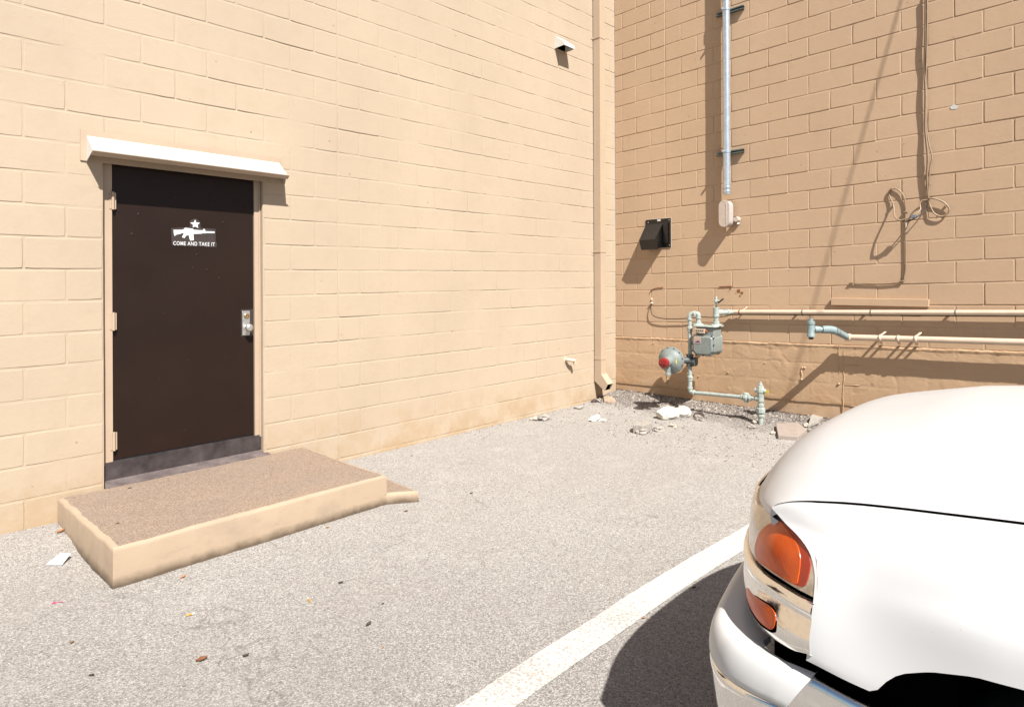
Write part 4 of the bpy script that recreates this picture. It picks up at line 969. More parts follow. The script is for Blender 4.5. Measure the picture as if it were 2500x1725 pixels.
# horizontal run to riser, union valve and riser with plug valve
ph0 = RW(tv + .04, zbm, WG + .003); trz, zrz = q5(1400, 1245, .45); pr_ = RW(trz, zrz, .45)
ph1 = ph0.lerp(pr_, .82); b_ = MB(); b_.tube([ph0, pr_], .021, 16); b_.build('horizontal_pipe', 'gaspipe', gm, smooth=50)
dh = (pr_ - ph0).normalized(); c_ = ph0 + dh * ((pr_ - ph0).length * .80)
b_ = MB(); b_.lathe(c_ - dh * .05, dh, [(0, .024), (.003, .034), (.022, .034), (.024, .028), (.034, .044), (.062, .044), (.072, .028), (.078, .034), (.10, .034), (.103, .024)], 8)
b_.lathe(c_ + Vector((0, 0, -.055)), (0, 0, 1), [(0, .012), (.004, .022), (.03, .026), (.08, .024), (.088, .030), (.10, .028), (.106, .01)], 10); b_.build('line_valve', 'gaspipe', gm, smooth=35)
rb = Gp(1860.3, 1029); rs = empty('gas_riser', Vector((pr_.x, pr_.y, gz(pr_.x, pr_.y))), 'pale grey gas riser with stacked shut off valves rising out of the gravel', 'gas riser')
zg_ = gz(pr_.x, pr_.y)
b_ = MB(); b_.tube([Vector((pr_.x, pr_.y, zg_ - .05)), Vector((pr_.x, pr_.y, q5(1400, 1110, .45)[1] + .0))], .024, 16); b_.build('pipe', 'gaspipe', rs, smooth=50)
zv = q5(1405, 1370, .45)[1]; b_ = MB(); b_.lathe(Vector((pr_.x, pr_.y, zv - .07)), (0, 0, 1), [(0, .026), (.003, .036), (.03, .036), (.034, .028), (.045, .046), (.09, .046), (.10, .028), (.105, .036), (.135, .036), (.138, .026)], 8)
b_.lathe(Vector((pr_.x, pr_.y, zv)) - dh * .055, dh, [(0, .010), (.004, .026), (.02, .03), (.085, .03), (.095, .022), (.098, .008)], 10); b_.build('shutoff_valve', 'gaspipe', rs, smooth=35)
zv = q5(1400, 1155, .45)[1]; b_ = MB(); b_.lathe(Vector((pr_.x, pr_.y, zv - .055)), (0, 0, 1), [(0, .026), (.003, .036), (.025, .036), (.028, .030), (.04, .042), (.07, .042), (.085, .034), (.10, .034), (.104, .024), (.125, .022), (.130, .014), (.150, .012), (.151, .002)], 8)
b_.lathe(Vector((pr_.x, pr_.y, zv)) - V3(A2) * .062, V3(A2), [(0, .014), (.004, .024), (.03, .028), (.09, .028), (.11, .022), (.122, .018), (.124, .004)], 10); b_.build('top_valve', 'gaspipe', rs, smooth=35)
b_ = MB(); b_.box(RW(trz + .055, zv - .02, .46), V3(A2) * .035 + Vector((0, 0, .012)), V3(NR) * .004, Vector((-.004, 0, .026))); b_.build('yellow_tag', 'yellow', rs)
for dz in (-.02,):
    t_, z_ = q5(1400, 1240, .45); b_ = MB(); b_.lathe(Vector((pr_.x, pr_.y, z_ - .035)), (0, 0, 1), [(0, .026), (.003, .033), (.067, .033), (.07, .026)], 14); b_.lathe(pr_ - dh * .05, dh, [(0, .022), (.003, .03), (.05, .03)], 14); b_.build('tee', 'gaspipe', rs, smooth=40)

# ------------------------------------------------------------------ rubble and litter
def thing_rock(name, x, y, r, sq, mat, label, cat, seed=0, rough=.35, f=dd, group=None, sub=3, sink=.35):
    P = Gp(*f(x, y)); mb = MB(); mb.rock(P + Vector((0, 0, r * sq[2] * (1 - sink))), r, sq, seed, rough, sub); return meta(mb.build(name, mat, smooth=35), label, cat, group)
def flat_block(name, cpts, h, mat, label, cat, f=dd, dz=0, bevel=.006, tilt=None, group=None):
    base = [Gp(*f(x, y)) for x, y in cpts]; mb = MB(); n = len(base)
    for p in base: p.z -= .006
    top = [p + Vector((0, 0, h + .006)) for p in base]
    if tilt:
        for i, d in enumerate(tilt): top[i].z += d; base[i].z += d * .8
    mb.add(base + top, [tuple(range(n - 1, -1, -1)), tuple(range(n, 2 * n))] + [(i, (i + 1) % n, n + (i + 1) % n, n + i) for i in range(n)]); return meta(mb.build(name, mat, bevel=bevel), label, cat, group)
for (x, y, r, sq, sd, mt, lb_) in ((1040, 602, .098, (1.25, .9, .80), 2, 'foam', 'larger of the two lumps of white foam on the ground below the meter'), (1135, 588, .085, (1.1, .9, .85), 6, 'foam', 'smaller cream tinged foam lump, right of the larger white one')):
    thing_rock('foam_lump', x, y, r, sq, mt, lb_, 'foam lump', sd, .20, z8, group='white foam lumps on the ground', sub=4)
flat_block('block_chunk', [(803, 700), (870, 706), (932, 682), (905, 668), (810, 680)], .085, 'concrete', 'grey square edged concrete chunk near the white foam', 'concrete chunk', z8)
thing_rock('broken_stone', 870, 702, .055, (1.3, .8, .6), 'concrete', 'jagged grey stone leaning in front of the concrete chunk', 'stone', 11, .5, z8)
thing_rock('broken_stone', 970, 682, .045, (1.3, 1, .6), 'concrete', 'flat grey stone just right of the concrete chunk', 'stone', 14, .5, z8)
thing_rock('pale_stone', 1075, 658, .032, (1.3, .8, .6), 'palerock', 'small pale stone in front of the foam lumps', 'stone', 15, .5, z8)
thing_rock('broken_stone', 1245, 612, .042, (1.2, .9, .7), 'concrete', 'brown grey stone right of the foam lumps', 'stone', 16, .5, z8)
thing_rock('broken_stone', 205, 610, .06, (1.4, 1, .55), 'concrete', 'dark grey rubble lump at the foot of the cream wall', 'stone', 17, .5, z8)
thing_rock('pale_stone', 150, 612, .045, (1.1, .8, .5), 'palerock', 'pale crumbled stone at the foot of the cream wall, left of the dark rubble', 'stone', 18, .5, z8)
thing_rock('paper_scrap', 545, 615, .062, (1.2, .6, .5), 'foam', 'crumpled white scrap lying in front of the downspout', 'scrap', 19, .6, z8)
thing_rock('paper_scrap', 597, 622, .035, (1.2, .5, .4), 'foam', 'small white crumb right of the crumpled scrap', 'scrap', 20, .6, z8)
thing_rock('rock', 897, 440, .075, (1.3, .7, .65), 'palerock', 'long pale rock against the foot of the tan wall', 'rock', 21, .4, z8)
thing_rock('rock', 1217, 487, .052, (1.1, .8, .9), 'palerock', 'pale rock right of the meter pipe foot', 'rock', 22, .4, z8)
thing_rock('rock', 1610, 636, .022, (1, 1, .9), 'palerock', 'small pale rock left of the gas riser', 'rock', 23, .4, z8)
thing_rock('rock', 545, 494, .03, (1.2, 1, .8), 'darkstone', 'dark round stone below the downspout outlet', 'rock', 24, .3, z8)
thing_rock('rock', 580, 490, .035, (1.2, 1, .7), 'gravel', 'grey stone between the dark stone and the splash brick', 'rock', 25, .4, z8)
flat_block('splash_brick', [(612, 500), (690, 498), (684, 482), (622, 458), (606, 470)], .028, 'brick', 'rust stained brick under the downspout outlet', 'brick', z8)
flat_block('paver', [(1768, 740), (1900, 748), (1960, 700), (1895, 650), (1752, 660)][0:5], .04, 'paver', 'flat brown grey paving slab beside the truck hood', 'paver', z8)
flat_block('slab_fragment', [(1965, 665), (2040, 640), (2115, 600), (2030, 590), (1985, 620)], .03, 'concrete', 'tilted thin concrete fragment behind the paving slab', 'concrete chunk', z8, tilt=(.0, .02, .04, .05, .02))
thing_rock('pale_stone', 1735, 705, .025, (1, 1, .7), 'palerock', 'small pale stone at the left edge of the paving slab', 'stone', 31, .4, z8)
thing_rock('pale_stone', 1955, 655, .028, (1, 1, .7), 'palerock', 'white stone between paving slab and thin fragment', 'stone', 32, .4, z8)
for (x, y, mt, lb_, sz) in ((955, 630, 'navy', 'tiny blue plastic chip at the left tip of the foam lumps', .014), (1913, 665, 'rust', 'small orange brick crumb right of the paving slab', .016)):
    P = Gp(*z8(x, y)); mb = MB(); mb.rock(P + Vector((0, 0, sz * .3)), sz, (1.4, .7, .5), 3, .5, 1); meta(mb.build('chip', mt), lb_, 'chip')
thing_rock('broken_stone', 1250, 590, .05, (1.1, 1, .55), 'darkstone', 'dark flat stone behind the brown grey stone, right of the foam', 'stone', 41, .5, z8)
thing_rock('broken_stone', 1590, 662, .035, (1.4, 1, .5), 'concrete', 'flat grey stone in front of the gas riser, slightly left', 'stone', 42, .5, z8)
thing_rock('broken_stone', 445, 535, .04, (1.5, 1, .4), 'concrete', 'flat grey stone at the cream wall foot left of the downspout', 'stone', 43, .5, z8)
# gravel stuff
gr = MB(); rnd = random.Random(11)
def tet(c, r, rr):
    P = [Vector((rr.uniform(-1, 1), rr.uniform(-1, 1), rr.uniform(-.2, .8))) for _ in range(6)]
    base = [Vector((cos(a), sin(a), 0)) * r * rr.uniform(.6, 1.2) for a in [k * pi / 2.5 + rr.random() for k in range(5)]]
    top = [b * rr.uniform(.4, .8) + Vector((0, 0, r * rr.uniform(.4, .9))) for b in base]
    gr.add([c + b - Vector((0, 0, r * .2)) for b in base] + [c + t for t in top], [(i, (i + 1) % 5, 5 + (i + 1) % 5, 5 + i) for i in range(5)] + [(5, 6, 7, 8, 9)])
for i in range(5200):
    u = rnd.random(); t = rnd.uniform(0, 3.4); ww = abs(rnd.gauss(0, .32)) + .0
    if noise.noise(Vector((t * 2, ww * 2, 5))) < -.15 and ww > .3: continue
    if ww > 1.25: continue
    p = RW(t, 0, ww); 
    if (Vector((p.x, p.y)) - C2).dot(NL) < .02: continue
    r = rnd.choice((.004, .006, .006, .009, .009, .012, .018)); p.z = gz(p.x, p.y) - r * .1; tet(p, r, rnd)
for i in range(1500):   # spill further out
    t = rnd.uniform(.2, 3.0); ww = rnd.uniform(.5, 1.9); p = RW(t, 0, ww); r = rnd.choice((.003, .004, .005, .006, .010))
    p.z = gz(p.x, p.y); tet(p, r, rnd)
for i in range(260):
    t = rnd.uniform(.05, 2.8); p = LW(t, 0, abs(rnd.gauss(0, .08))); p.z = gz(p.x, p.y); tet(p, rnd.choice((.003, .005, .007)), rnd)
for i in range(420):   # sparse chips over the lot
    p = Vector((rnd.uniform(-2.8, 2.4), rnd.uniform(2.0, 7.2), 0)); 
    if (Vector((p.x, p.y)) - C2).dot(NL) < .05 or (Vector((p.x, p.y)) - C2).dot(NR) < .3: continue
    p.z = gz(p.x, p.y); tet(p, rnd.choice((.002, .003, .003, .004)), rnd)
for a_, b_ in ((fl_, frt), (bl, fl_)):   # grit caught along the foot of the step
    for i in range(170):
        q = a_.lerp(b_, rnd.random()); nn_ = Vector(((b_ - a_).y, -(b_ - a_).x)).normalized(); p = q + nn_ * (.004 + abs(rnd.gauss(0, .018)))
        p = Vector((p.x, p.y, 0)); p.z = gz(p.x, p.y); tet(p, rnd.choice((.002, .003, .004)), rnd)
for i in range(500):
    t = rnd.uniform(.05, 6.3); p = LW(t, 0, .004 + abs(rnd.gauss(0, .03))); p.z = gz(p.x, p.y); tet(p, rnd.choice((.002, .003, .005)), rnd)
meta(gr.build('gravel', 'gravel'), kind='stuff', label='loose gravel and grit along the foot of the tan wall')
# litter
def leaf(x, y, size, mat, label, rot=0, curl=.3, group=None, f=dd, asp=.5, cat='leaf', name='leaf'):
    size *= .74; P = Gp(*f(x, y)); mb = MB(); rows = []; n = 7; rr = random.Random(int(x * 7 + y))
    for i in range(n + 1):
        s_ = i / n; hw = size * asp * (sin(pi * s_) ** .8) * (1 + .3 * rr.uniform(-1, 1)) * .5 + size * .01; xx = (s_ - .5) * size
        rows.append([Vector((xx, hw * k, .004 + size * curl * (abs(k) ** 1.5) * .5 + size * curl * .5 * (s_ - .3) ** 2)) for k in (-1, -.5, 0, .5, 1)])
    ca, sa = cos(rot), sin(rot)
    for r_ in rows:
        for v in r_: v.x, v.y = v.x * ca - v.y * sa, v.x * sa + v.y * ca
    mb.grid([[P + v for v in r_] for r_ in rows]); return meta(mb.build(name, mat, smooth=60, solid=.0008), label, cat, group)
leaf(455, 1520 - 28, .056, 'leaf', 'curled reddish brown leaf at the bottom left of the asphalt', .5, .35, asp=.62)
leaf(770, 1318, .034, 'leafd', 'dark leaf scrap in the middle of the asphalt, front of the step', .2, .5)
leaf(833, 1413, .035, 'leafd', 'dark twisted leaf left of the painted line', .8, .8)
leaf(865, 1365, .018, 'leafd', 'small dark leaf bit just above the twisted dark leaf', .3, .5)
leaf(206, 1527, .028, 'leafd', 'grey dark leaf near the bottom left corner', .1, .4)
leaf(163, 1453, .022, 'leaf', 'small brown seed husk left of the curled brown leaf', 1.2, .6)
leaf(555, 1484, .03, 'leafd', 'dark twig bit right of the curled brown leaf', .3, .8, asp=.3)
leaf(137, 1203, .05, 'leafo', 'orange dry leaf against the left end of the concrete step', .9, .7)
leaf(413, 1305, .035, 'leafo', 'orange leaf scrap in front of the concrete step', .9, .5)
leaf(740, 1192, .03, 'leafo', 'orange leaf bit at the foot of the step near its right end', .2, .4)
leaf(917, 1156, .03, 'leaf', 'dark red leaf by the tip of the low step', .2, .6)
leaf(1292 / 1.0808 * 1.0, 1112, .018, 'leafo', 'tiny orange bit out in the middle of the lot', .2, .3)
leaf(865, 1463, .018, 'leafo', 'small tan chip below the twisted dark leaf', 1.2, .3)
leaf(1568, 1329, .032, 'leafd', 'flat brownish leaf between painted line and truck shadow', .1, .4)
leaf(1455, 1397, .022, 'leafo', 'small ochre leaf just right of the painted line', .1, .4)
leaf(1065, 1115, .03, 'leafd', 'grey flat leaf right of the low step', .1, .4)
leaf(930, 1030, .028, 'leafd', 'grey bottle cap sized scrap near the cream wall', .1, .2)
leaf(266, 1182, .022, 'leafd', 'black leaf bit lying on top of the step near its left end', .6, .4, f=lambda x, y: dd(x, y)).location.z += .19
leaf(293, 1102, .028, 'leafd', 'thin dark twig bit on the step below the door', .3, .4, asp=.3).location.z += .19
# the two on the step: put them at the real step height
for o_ in [o for o in bpy.data.objects if o.get('label', '').startswith(('black leaf bit lying', 'thin dark twig'))]:
    px, py = (266, 1182) if 'black' in o_['label'] else (293, 1102); P = hitp(*dd(px, py), Vector((0, 0, STZ + .003)), Vector((0, 0, 1))); o_.location = P
for (bx_, by_, an_, lb_) in ((430, 1389, .55, 'orange cigarette butt on the asphalt in front of the step'), (698, 1356, 2.2, 'pale orange cigarette butt near the dark leaf scrap in the middle')):
    P = Gp(*dd(bx_, by_)); mb = MB(); d_ = Vector((cos(an_), sin(an_), 0)); up2 = Vector((0, 0, .005)); mb.tube([P + up2 - d_ * .018, P + up2 + d_ * .007], .0042, 10); rt = empty('cigarette_butt', P, lb_, 'cigarette butt')
    mb.build('filter', 'filter', rt, smooth=50); mb = MB(); mb.tube([P + up2 + d_ * .007, P + up2 + d_ * .018], .0042, 10); mb.build('paper', 'paper', rt, smooth=50)
pts = [Gp(*dd(x, y)) + Vector((0, 0, dz)) for x, y, dz in ((103, 1277, .004), (140, 1277, .004), (160, 1262, .03), (138, 1256, .02))]
mb = MB(); mb.prism(pts, Vector((0, 0, .0015))); cd = meta(mb.build('paper_card', 'paper'), 'bent white paper card on the asphalt left of the step', 'paper')
q = [pts[3].lerp(pts[0], .18) + Vector((0, 0, .004)), pts[2].lerp(pts[1], .18) + Vector((0, 0, .004)), pts[2] + Vector((0, 0, .004)), pts[3] + Vector((0, 0, .004))]
q = [Vector(p) for p in q]; mb = MB(); mb.prism(q, Vector((0, 0, .001))); mb.build('printed_strip', 'gasdark', None) if False else None
P = Gp(*dd(122, 1362)); mb = MB(); mb.rock(P + Vector((0, 0, .003)), .007, (1.3, 1, .6), 3, .5, 1); mb.tube([P + Vector((.004, 0, .004)), P + Vector((.022, .006, .004)), P + Vector((.04, .006, .003))], .0012, 6); meta(mb.build('plastic_bit', 'pink'), 'tiny pink plastic bit on the asphalt below the paper card', 'litter')

# ------------------------------------------------------------------ pickup truck (frame: s forward, l toward its left side, z up)
FV = -A2; NV = NR; LC = -2.33
def TK(s, l, z): return V3(FV * s + NV * l, z)
tk = empty('pickup_truck', TK(-1.8, LC, .06), 'white pickup truck parked with its front left corner in view', 'truck')
HT = [(-.05, .99), (0, 1.030), (.024, 1.046), (.06, 1.0577), (.135, 1.0737), (.22, 1.0867), (.32, 1.0975), (.47, 1.114), (.87, 1.15), (1.25, 1.17), (1.6, 1.18)]
HX = [a for a, b in HT]; HY = [b for a, b in HT]
def hbase(d):    # smoothed table
    k = .012 if d < .1 else .04; return sum(lin(d + k * q, HX, HY) for q in (-1.5, -.5, .5, 1.5)) / 4 if d > .02 else lin(d, HX, HY)
def hood_z(d, l):
    v = abs((l - LC) / .83)
    cr__ = .094 * (1 - v ** 3.5) * (.4025 + .5975 * min(1, max(d, 0) / .45)) if v < 1 else 0
    return hbase(d) + cr__ - .096 * max(0, 1 - max(d, 0) / .185) ** 2.2 * (1 - min(1, v) ** 4)
def hood_s(l): v = min(1, abs((l - LC) / .83)); return .573 + .1979 * (1 - v ** 2.8514)
def ztop(s): return hbase(.573 - s)
P = []; NLh = 56; ds_ = [0, .004, .010, .018, .028, .04, .055, .075, .10, .13, .165, .2, .24, .28, .33, .38, .44, .5, .58, .68, .8, .95, 1.1, 1.3]
for i in range(NLh + 1):
    f = i / NLh; x = -1 + 2 * f; x = math.copysign(1 - (1 - abs(x)) ** 1.25, x); l = LC + .828 * x; s0 = hood_s(l); col = []
    rr = .012
    col.append(TK(s0 - .03, l, hood_z(0, l) - .035)); col.append(TK(s0 - .004, l, hood_z(0, l) - .024)); col.append(TK(s0 + .003, l, hood_z(0, l) - .012)); col.append(TK(s0 + .002, l, hood_z(0, l) - .004))
    for d in ds_[1:]: col.append(TK(s0 - d, l, hood_z(d, l)))
    P.append(col)
# side flanges
def flange(col, dl): return [p + V3(NV) * dl * .25 - Vector((0, 0, .018)) for p in col]
P = [[p - Vector((0, 0, .02)) for p in P[0]], [p - Vector((0, 0, .0015)) + V3(NV) * -.0012 for p in P[0]]] + P[1:-1] + [[p - Vector((0, 0, .0015)) for p in P[-1]], [p - Vector((0, 0, .02)) for p in P[-1]]]
mb = MB(); mb.grid(P); mb.build('hood', 'car', tk, smooth=50)
AZ = [(.60, .782), (.317, .782), (.301, .807), (.277, .8325), (.228, .858), (.162, .880), (.092, .8885), (0, .894), (-.06, .895), (-.15, .893), (-.25, .885), (-.33, .862), (-.38, .83), (-.42, .76), (-.45, .65), (-.47, .5), (-.48, .42), (-.9, .40)]
AX = [-a for a, b in AZ]; AY = [b for a, b in AZ]
def zbot(s): return lin(-s, AX, AY)
EDG = [(0, .578), (.08, .551), (.165, .526), (.254, .476), (.35, .452), (.464, .442), (.584, .440), (.746, .441), (1.0, .443)]
E3 = cr([Vector(p) for p in ((.573, -1.4965, 1.0290), (.5525, -1.4845, 1.0200), (.526, -1.467, 1.009), (.499, -1.4475, 1.002), (.476, -1.430, .992), (.4615, -1.4185, .981), (.452, -1.409, .968), (.4455, -1.400, .953), (.442, -1.393, .938), (.4405, -1.379, .903), (.442, -1.363, .856), (.4435, -1.350, .805), (.446, -1.349, .7835))], 8)
ER = [max(0, hbase(.573 - p.x) - p.z) / max(1e-6, hbase(.573 - p.x) - .782) for p in E3]; ER[0] = 0
for i_ in range(1, len(ER)): ER[i_] = max(ER[i_], ER[i_ - 1] + 1e-5)
ER = [e / ER[-1] for e in ER]
def edge3(r): return Vector([lin(r, ER, [p[k] for p in E3]) for k in range(3)])
EX = [a for a, b in EDG]; EP = cr([Vector((a, b, 0)) for a, b in EDG], 6)
def s_edge(r): return edge3(r).x
def l_side(s, z):
    d = max(0, ztop(s) - z); l = -1.4965 + .162 * min(1, d / .29) ** .65
    if d > .29: l += .010 * min(1, (d - .29) / .1) - .05 * max(0, d - .45)
    zc = lin(-s, [-.36, .0, .5], [.950, 1.0, 1.0]); l += .013 * sst(-.012, .028, zc - z) * sst(.40, .10, s) if s < .40 else 0
    d2 = min(1, d / .2); l2 = -1.4965 + .158 * (1 - (1 - d2) ** 2.1); k_ = .75 * sst(.40, .12, s)
    return l if s > .40 else l + (l2 + (l - (-1.4965 + .162 * min(1, d / .29) ** .65)) - l) * k_
def sstd(a, b, x): return sst(a, b, x)
def fender(mir):
    mb = MB(); P = []; rows = [0, .004, .012, .025, .04, .06, .08, .1, .12, .14, .165, .19, .215, .24, .27, .30, .33, .36, .40, .44, .48, .52, .56, .60, .65, .70, .75, .80, .85, .90, .95, .98, 1.0]
    cols = [k / 70 for k in range(71)]
    for a in cols:
        a_ = a ** 1.35; col = []
        for r in rows:
            se = s_edge(r); s = se + (-.86 - se) * a_; z = ztop(s) - r * (ztop(s) - zbot(s)); l = l_side(s, z)
            wE = 1 - sst(0, .16, a)
            if wE > 0 and r > 0:
                e_ = edge3(r); l += (e_.y + .0015 - l_side(e_.x, e_.z)) * wE; z += (e_.z - (ztop(e_.x) - r * (ztop(e_.x) - zbot(e_.x)))) * wE
            if r == 0: col.append(TK(s, mir(l - .001), z - .022)); z -= .001
            col.append(TK(s, mir(l), z))
        sl_ = -.86 * a_ + s_edge(1) * (1 - a_); col.append(TK(sl_, mir(l - .012), col and (zbot(sl_) - .001))); col.append(TK(sl_, mir(l - .04), zbot(sl_) + .004))
        P.append(col)
    # front edge return
    P.insert(0, [p - V3(NV) * (mir(0) == 0 and .035 or -.035) - V3(FV) * .006 for p in P[0]])
    mb.grid(P); return mb
mb = fender(lambda l: l); mb.build('fender', 'car', tk, smooth=50)
mb = fender(lambda l: 2 * LC - l); mb.build('fender', 'car', tk, smooth=50)
for sg in (1, -1):
    mb = MB(); pts = []
    for k in range(60):
        s_ = .566 - 1.4 * (k / 59) ** 1.2; l_ = -1.4985 if sg > 0 else 2 * LC + 1.4985; pts.append(TK(s_, l_, ztop(s_) + .0005))
    mb.tube(pts, [.0006 + .0026 * sst(0, 10, k) for k in range(60)], 8, flat=1); mb.build('seam_shade', 'void', tk, smooth=80)  # near-black tube draws the shade of the hood gap as a line
# front fascia surface
NS = 2.6
def fA(z): return .945 + .3829 * (1.03 - z)
def fS(z): return .7962 - .0342 * (1.03 - z) - min(.034, .022 * max(0, (z - .935) / .05) ** 2)
def FP(th, z, off=0, mir=False):
    c, s_ = cos(th), sin(th); l = (fA(z) + off) * abs(c) ** (2 / NS) * (1 if c >= 0 else -1); s = .18 + (fS(z) + off - .18) * abs(s_) ** (2 / NS)
    return TK(s, LC - l if mir else LC + l, z)
def THE(z): return lin(z, [.76, .856, .903, .938, .97, .993, 1.002, 1.009, 1.014, 1.018, 1.03], [.342, .339, .336, .337, .355, .399, .445, .497, .56, .626, .75])
def strip(rows, th1, name, mat, thf=THE, n=46, mir=False, smooth=60, parent=tk, th0adj=-.012, label=None):
    P = []
    for i in range(n + 1):
        f = (i / n); col = []
        for z, off in rows:
            if callable(z): pass
            t0_ = thf(z) + th0adj; th = t0_ + (th1 - t0_) * f; col.append(FP(th, z, off, mir))
        P.append(col)
    mb = MB(); mb.grid(P); return mb.build(name, mat, parent, smooth=smooth, label=label)
TH = {}
def patch(outline, off, dome, name, mat, parent, mir=False, n=9, k=5):
    B = cr([Vector((a, b, 0)) for a, b in outline], k, closed=True); c = sum(B, Vector()) / len(B); N_ = len(B); V = []; Fs = []
    for r in range(n + 1):
        q = 1 - r / n
        for p in B:
            w_ = c + (p - c) * (q if r else 1); V.append(FP(w_.x, w_.y, off + dome * (1 - q * q) if r else off - .004, mir))
        if r == 0: 
            pass
    # first ring repeated at surface level for a crisp rim
    V2 = V[:N_] + [FP((c + (p - c) * .985).x, (c + (p - c) * .985).y, off + dome * .25, mir) for p in B] + V[N_:]
    R = len(V2) // N_
    for r in range(R - 1):
        for i in range(N_): j = (i + 1) % N_; Fs.append((r * N_ + i, r * N_ + j, (r + 1) * N_ + j, (r + 1) * N_ + i))
    mb = MB(); mb.add(V2, Fs); return mb.build(name, mat, parent, smooth=50, weld=True)
UA = [(.600, 1.001), (.651, .981), (.681, .958), (.710, .931), (.729, .906), (.712, .891), (.680, .886), (.602, .894), (.511, .901), (.439, .904), (.390, .909), (.372, .918), (.362, .938), (.362, .957), (.374, .972), (.394, .985), (.426, .995), (.466, 1.000), (.51, 1.003), (.56, 1.002)]
UM = [(.600, 1.000), (.650, .980), (.680, .958), (.708, .931), (.727, .907), (.712, .893), (.680, .888), (.602, .896), (.511, .903), (.445, .9065), (.41, .909), (.402, .925), (.40, .945), (.408, .962), (.428, .975), (.458, .985), (.50, .993), (.55, .998)]
LA = [(.774, .800), (.760, .788), (.717, .784), (.656, .783), (.590, .785), (.538, .790), (.508, .795), (.493, .806), (.490, .824), (.500, .832), (.529, .835), (.578, .830), (.638, .822), (.701, .813), (.75, .808)]
LBt = lambda th: lin(th, [.34, .5, .6, .7, .8, 1.2], [.9035, .8975, .8910, .8830, .8780, .875])
CTt = lambda th: lin(th, [.34, .5, .6, .7, .8, 1.2], [.8950, .8880, .8800, .8715, .8650, .861])
for mir in (False, True):
    P = []
    for i in range(51):
        f = i / 50; col = []
        for k in range(-2, 14):
            u_ = max(0, min(1, k / 12)); z = .898; 
            for _ in range(4):
                t0_ = THE(z) - .010; th = t0_ + (1.12 - t0_) * f; z = LBt(th) + (lin(th, [.3, .62, .72, .85, 1.0, 1.2], [1.018, 1.018, 1.000, .980, .970, .966]) - LBt(th)) * u_
            col.append(FP(th, z, {-2: -.012, -1: -.003, 13: -.012}.get(k, 0), mir))
        P.append(col)
    mb = MB(); mb.grid(P); hl = mb.build('headlight', 'lens', tk, smooth=60, label='clouded headlight lens with an amber side marker' if not mir else None)
    patch(UA, .0015, .0015, 'amber_rim', 'amber_rim', hl, mir); patch(UM, .0032, .003, 'amber_lens', 'amber', hl, mir)
    # screw marks on lens edge
    zb_ = lambda th: lin(th, [.342, .399, .456, .524, .612, .7, 1.2], [.801, .789, .783, .775, .766, .764, .762])
    P = []
    for i in range(61):
        th = .330 + (1.57 - .330) * i / 60; b = zb_(th); col = []
        ct_ = CTt(th)
        for z, off in ((0, -.012), (-.0005, -.002), (-.003, .005), (-.009, .0095), (-.016, .0105), (-.022, .008), (-.028, .0055), (-.034, .0045)): col.append(FP(th, ct_ + z, off, mir))
        for k in range(1, 8): z = ct_ - .034 + (b - ct_ + .034) * k / 7; col.append(FP(th, z, .0045 - .004 * (k / 7) ** 2 + .003 * sin(k / 7 * pi), mir))
        col.append(FP(th, b - .003, -.004, mir)); col.append(FP(th, b - .001, -.014, mir)); P.append(col)
    mb = MB(); mb.grid(P); chp = mb.build('chrome_trim', 'chrome', tk, smooth=60)
    c0_ = sum((Vector((a, b, 0)) for a, b in LA), Vector()) / len(LA)
    patch([((a - c0_.x) * 1.07 + c0_.x, (b - c0_.y) * 1.20 + c0_.y - .0016) for a, b in LA], .0065, .0, 'signal_rim', 'void', chp, mir)
    patch(LA, .0072, .003, 'turn_signal', 'amber', chp, mir)
mb = MB(); P = [[FP(THE(z) + .02 + (pi - 2 * THE(z) - .04) * i / 70, z, -.016) for z in (.782, .80, .86, .90, .93, .96, .972)] for i in range(71)]; mb.grid(P); mb.build('gap_shade', 'void', tk, smooth=60)  # near-black sheet puts shade into the gaps between lens, trim and grille
mb = MB()
for k in range(5):
    z = .885 + .017 * k; mb.tube([FP(1.13 + (pi - 2.26) * i / 12, z, -.002) for i in range(13)], .005, 6)
for i in range(9):
    th = 1.16 + (pi - 2.32) * i / 8; mb.tube([FP(th, .882, -.003), FP(th, .956, -.003)], .004, 6)
mb.build('grille', 'chrome', tk, smooth=50)
# bumper
BR = [(.30, -1.358, .738), (.36, -1.358, .742), (.40, -1.359, .746), (.436, -1.361, .749), (.50, -1.364, .747), (.56, -1.372, .742), (.61, -1.388, .737), (.645, -1.412, .732), (.672, -1.442, .729), (.70, -1.49, .728), (.722, -1.56, .728), (.745, -1.66, .728), (.772, -1.80, .729), (.80, -2.0, .730), (.82, -2.33, .730)]
def bump_path(mir):
    pts = [Vector((s, l, z)) for s, l, z in BR]
    return cr(pts, 5)
bp = bump_path(0)
full = bp + [Vector((p.x, 2 * LC - p.y, p.z)) for p in reversed(bp[:-1])]
def nrm(i):
    a = full[max(0, i - 1)]; b = full[min(len(full) - 1, i + 1)]; d = (b - a); n_ = Vector((-d.y, d.x)) if False else Vector((d.y * -1, d.x, 0)); n_ = Vector((-(b.y - a.y), (b.x - a.x), 0)).normalized(); return n_
i_cap = min(range(len(bp)), key=lambda i: abs(bp[i].x - .438) + abs(bp[i].y + 1.361)); N_ = len(full)
def sect(i, prof, slant=0):
    p = full[i]; n_ = nrm(i); out = []
    side = min(i, N_ - 1 - i)
    for o_, z in prof:
        zz = z + (p.z - .733); q = p + n_ * o_
        q = Vector((q.x + (slant * (.733 - z)), q.y, 0)); out.append(TK(q.x, q.y, zz))
    return out
P = []
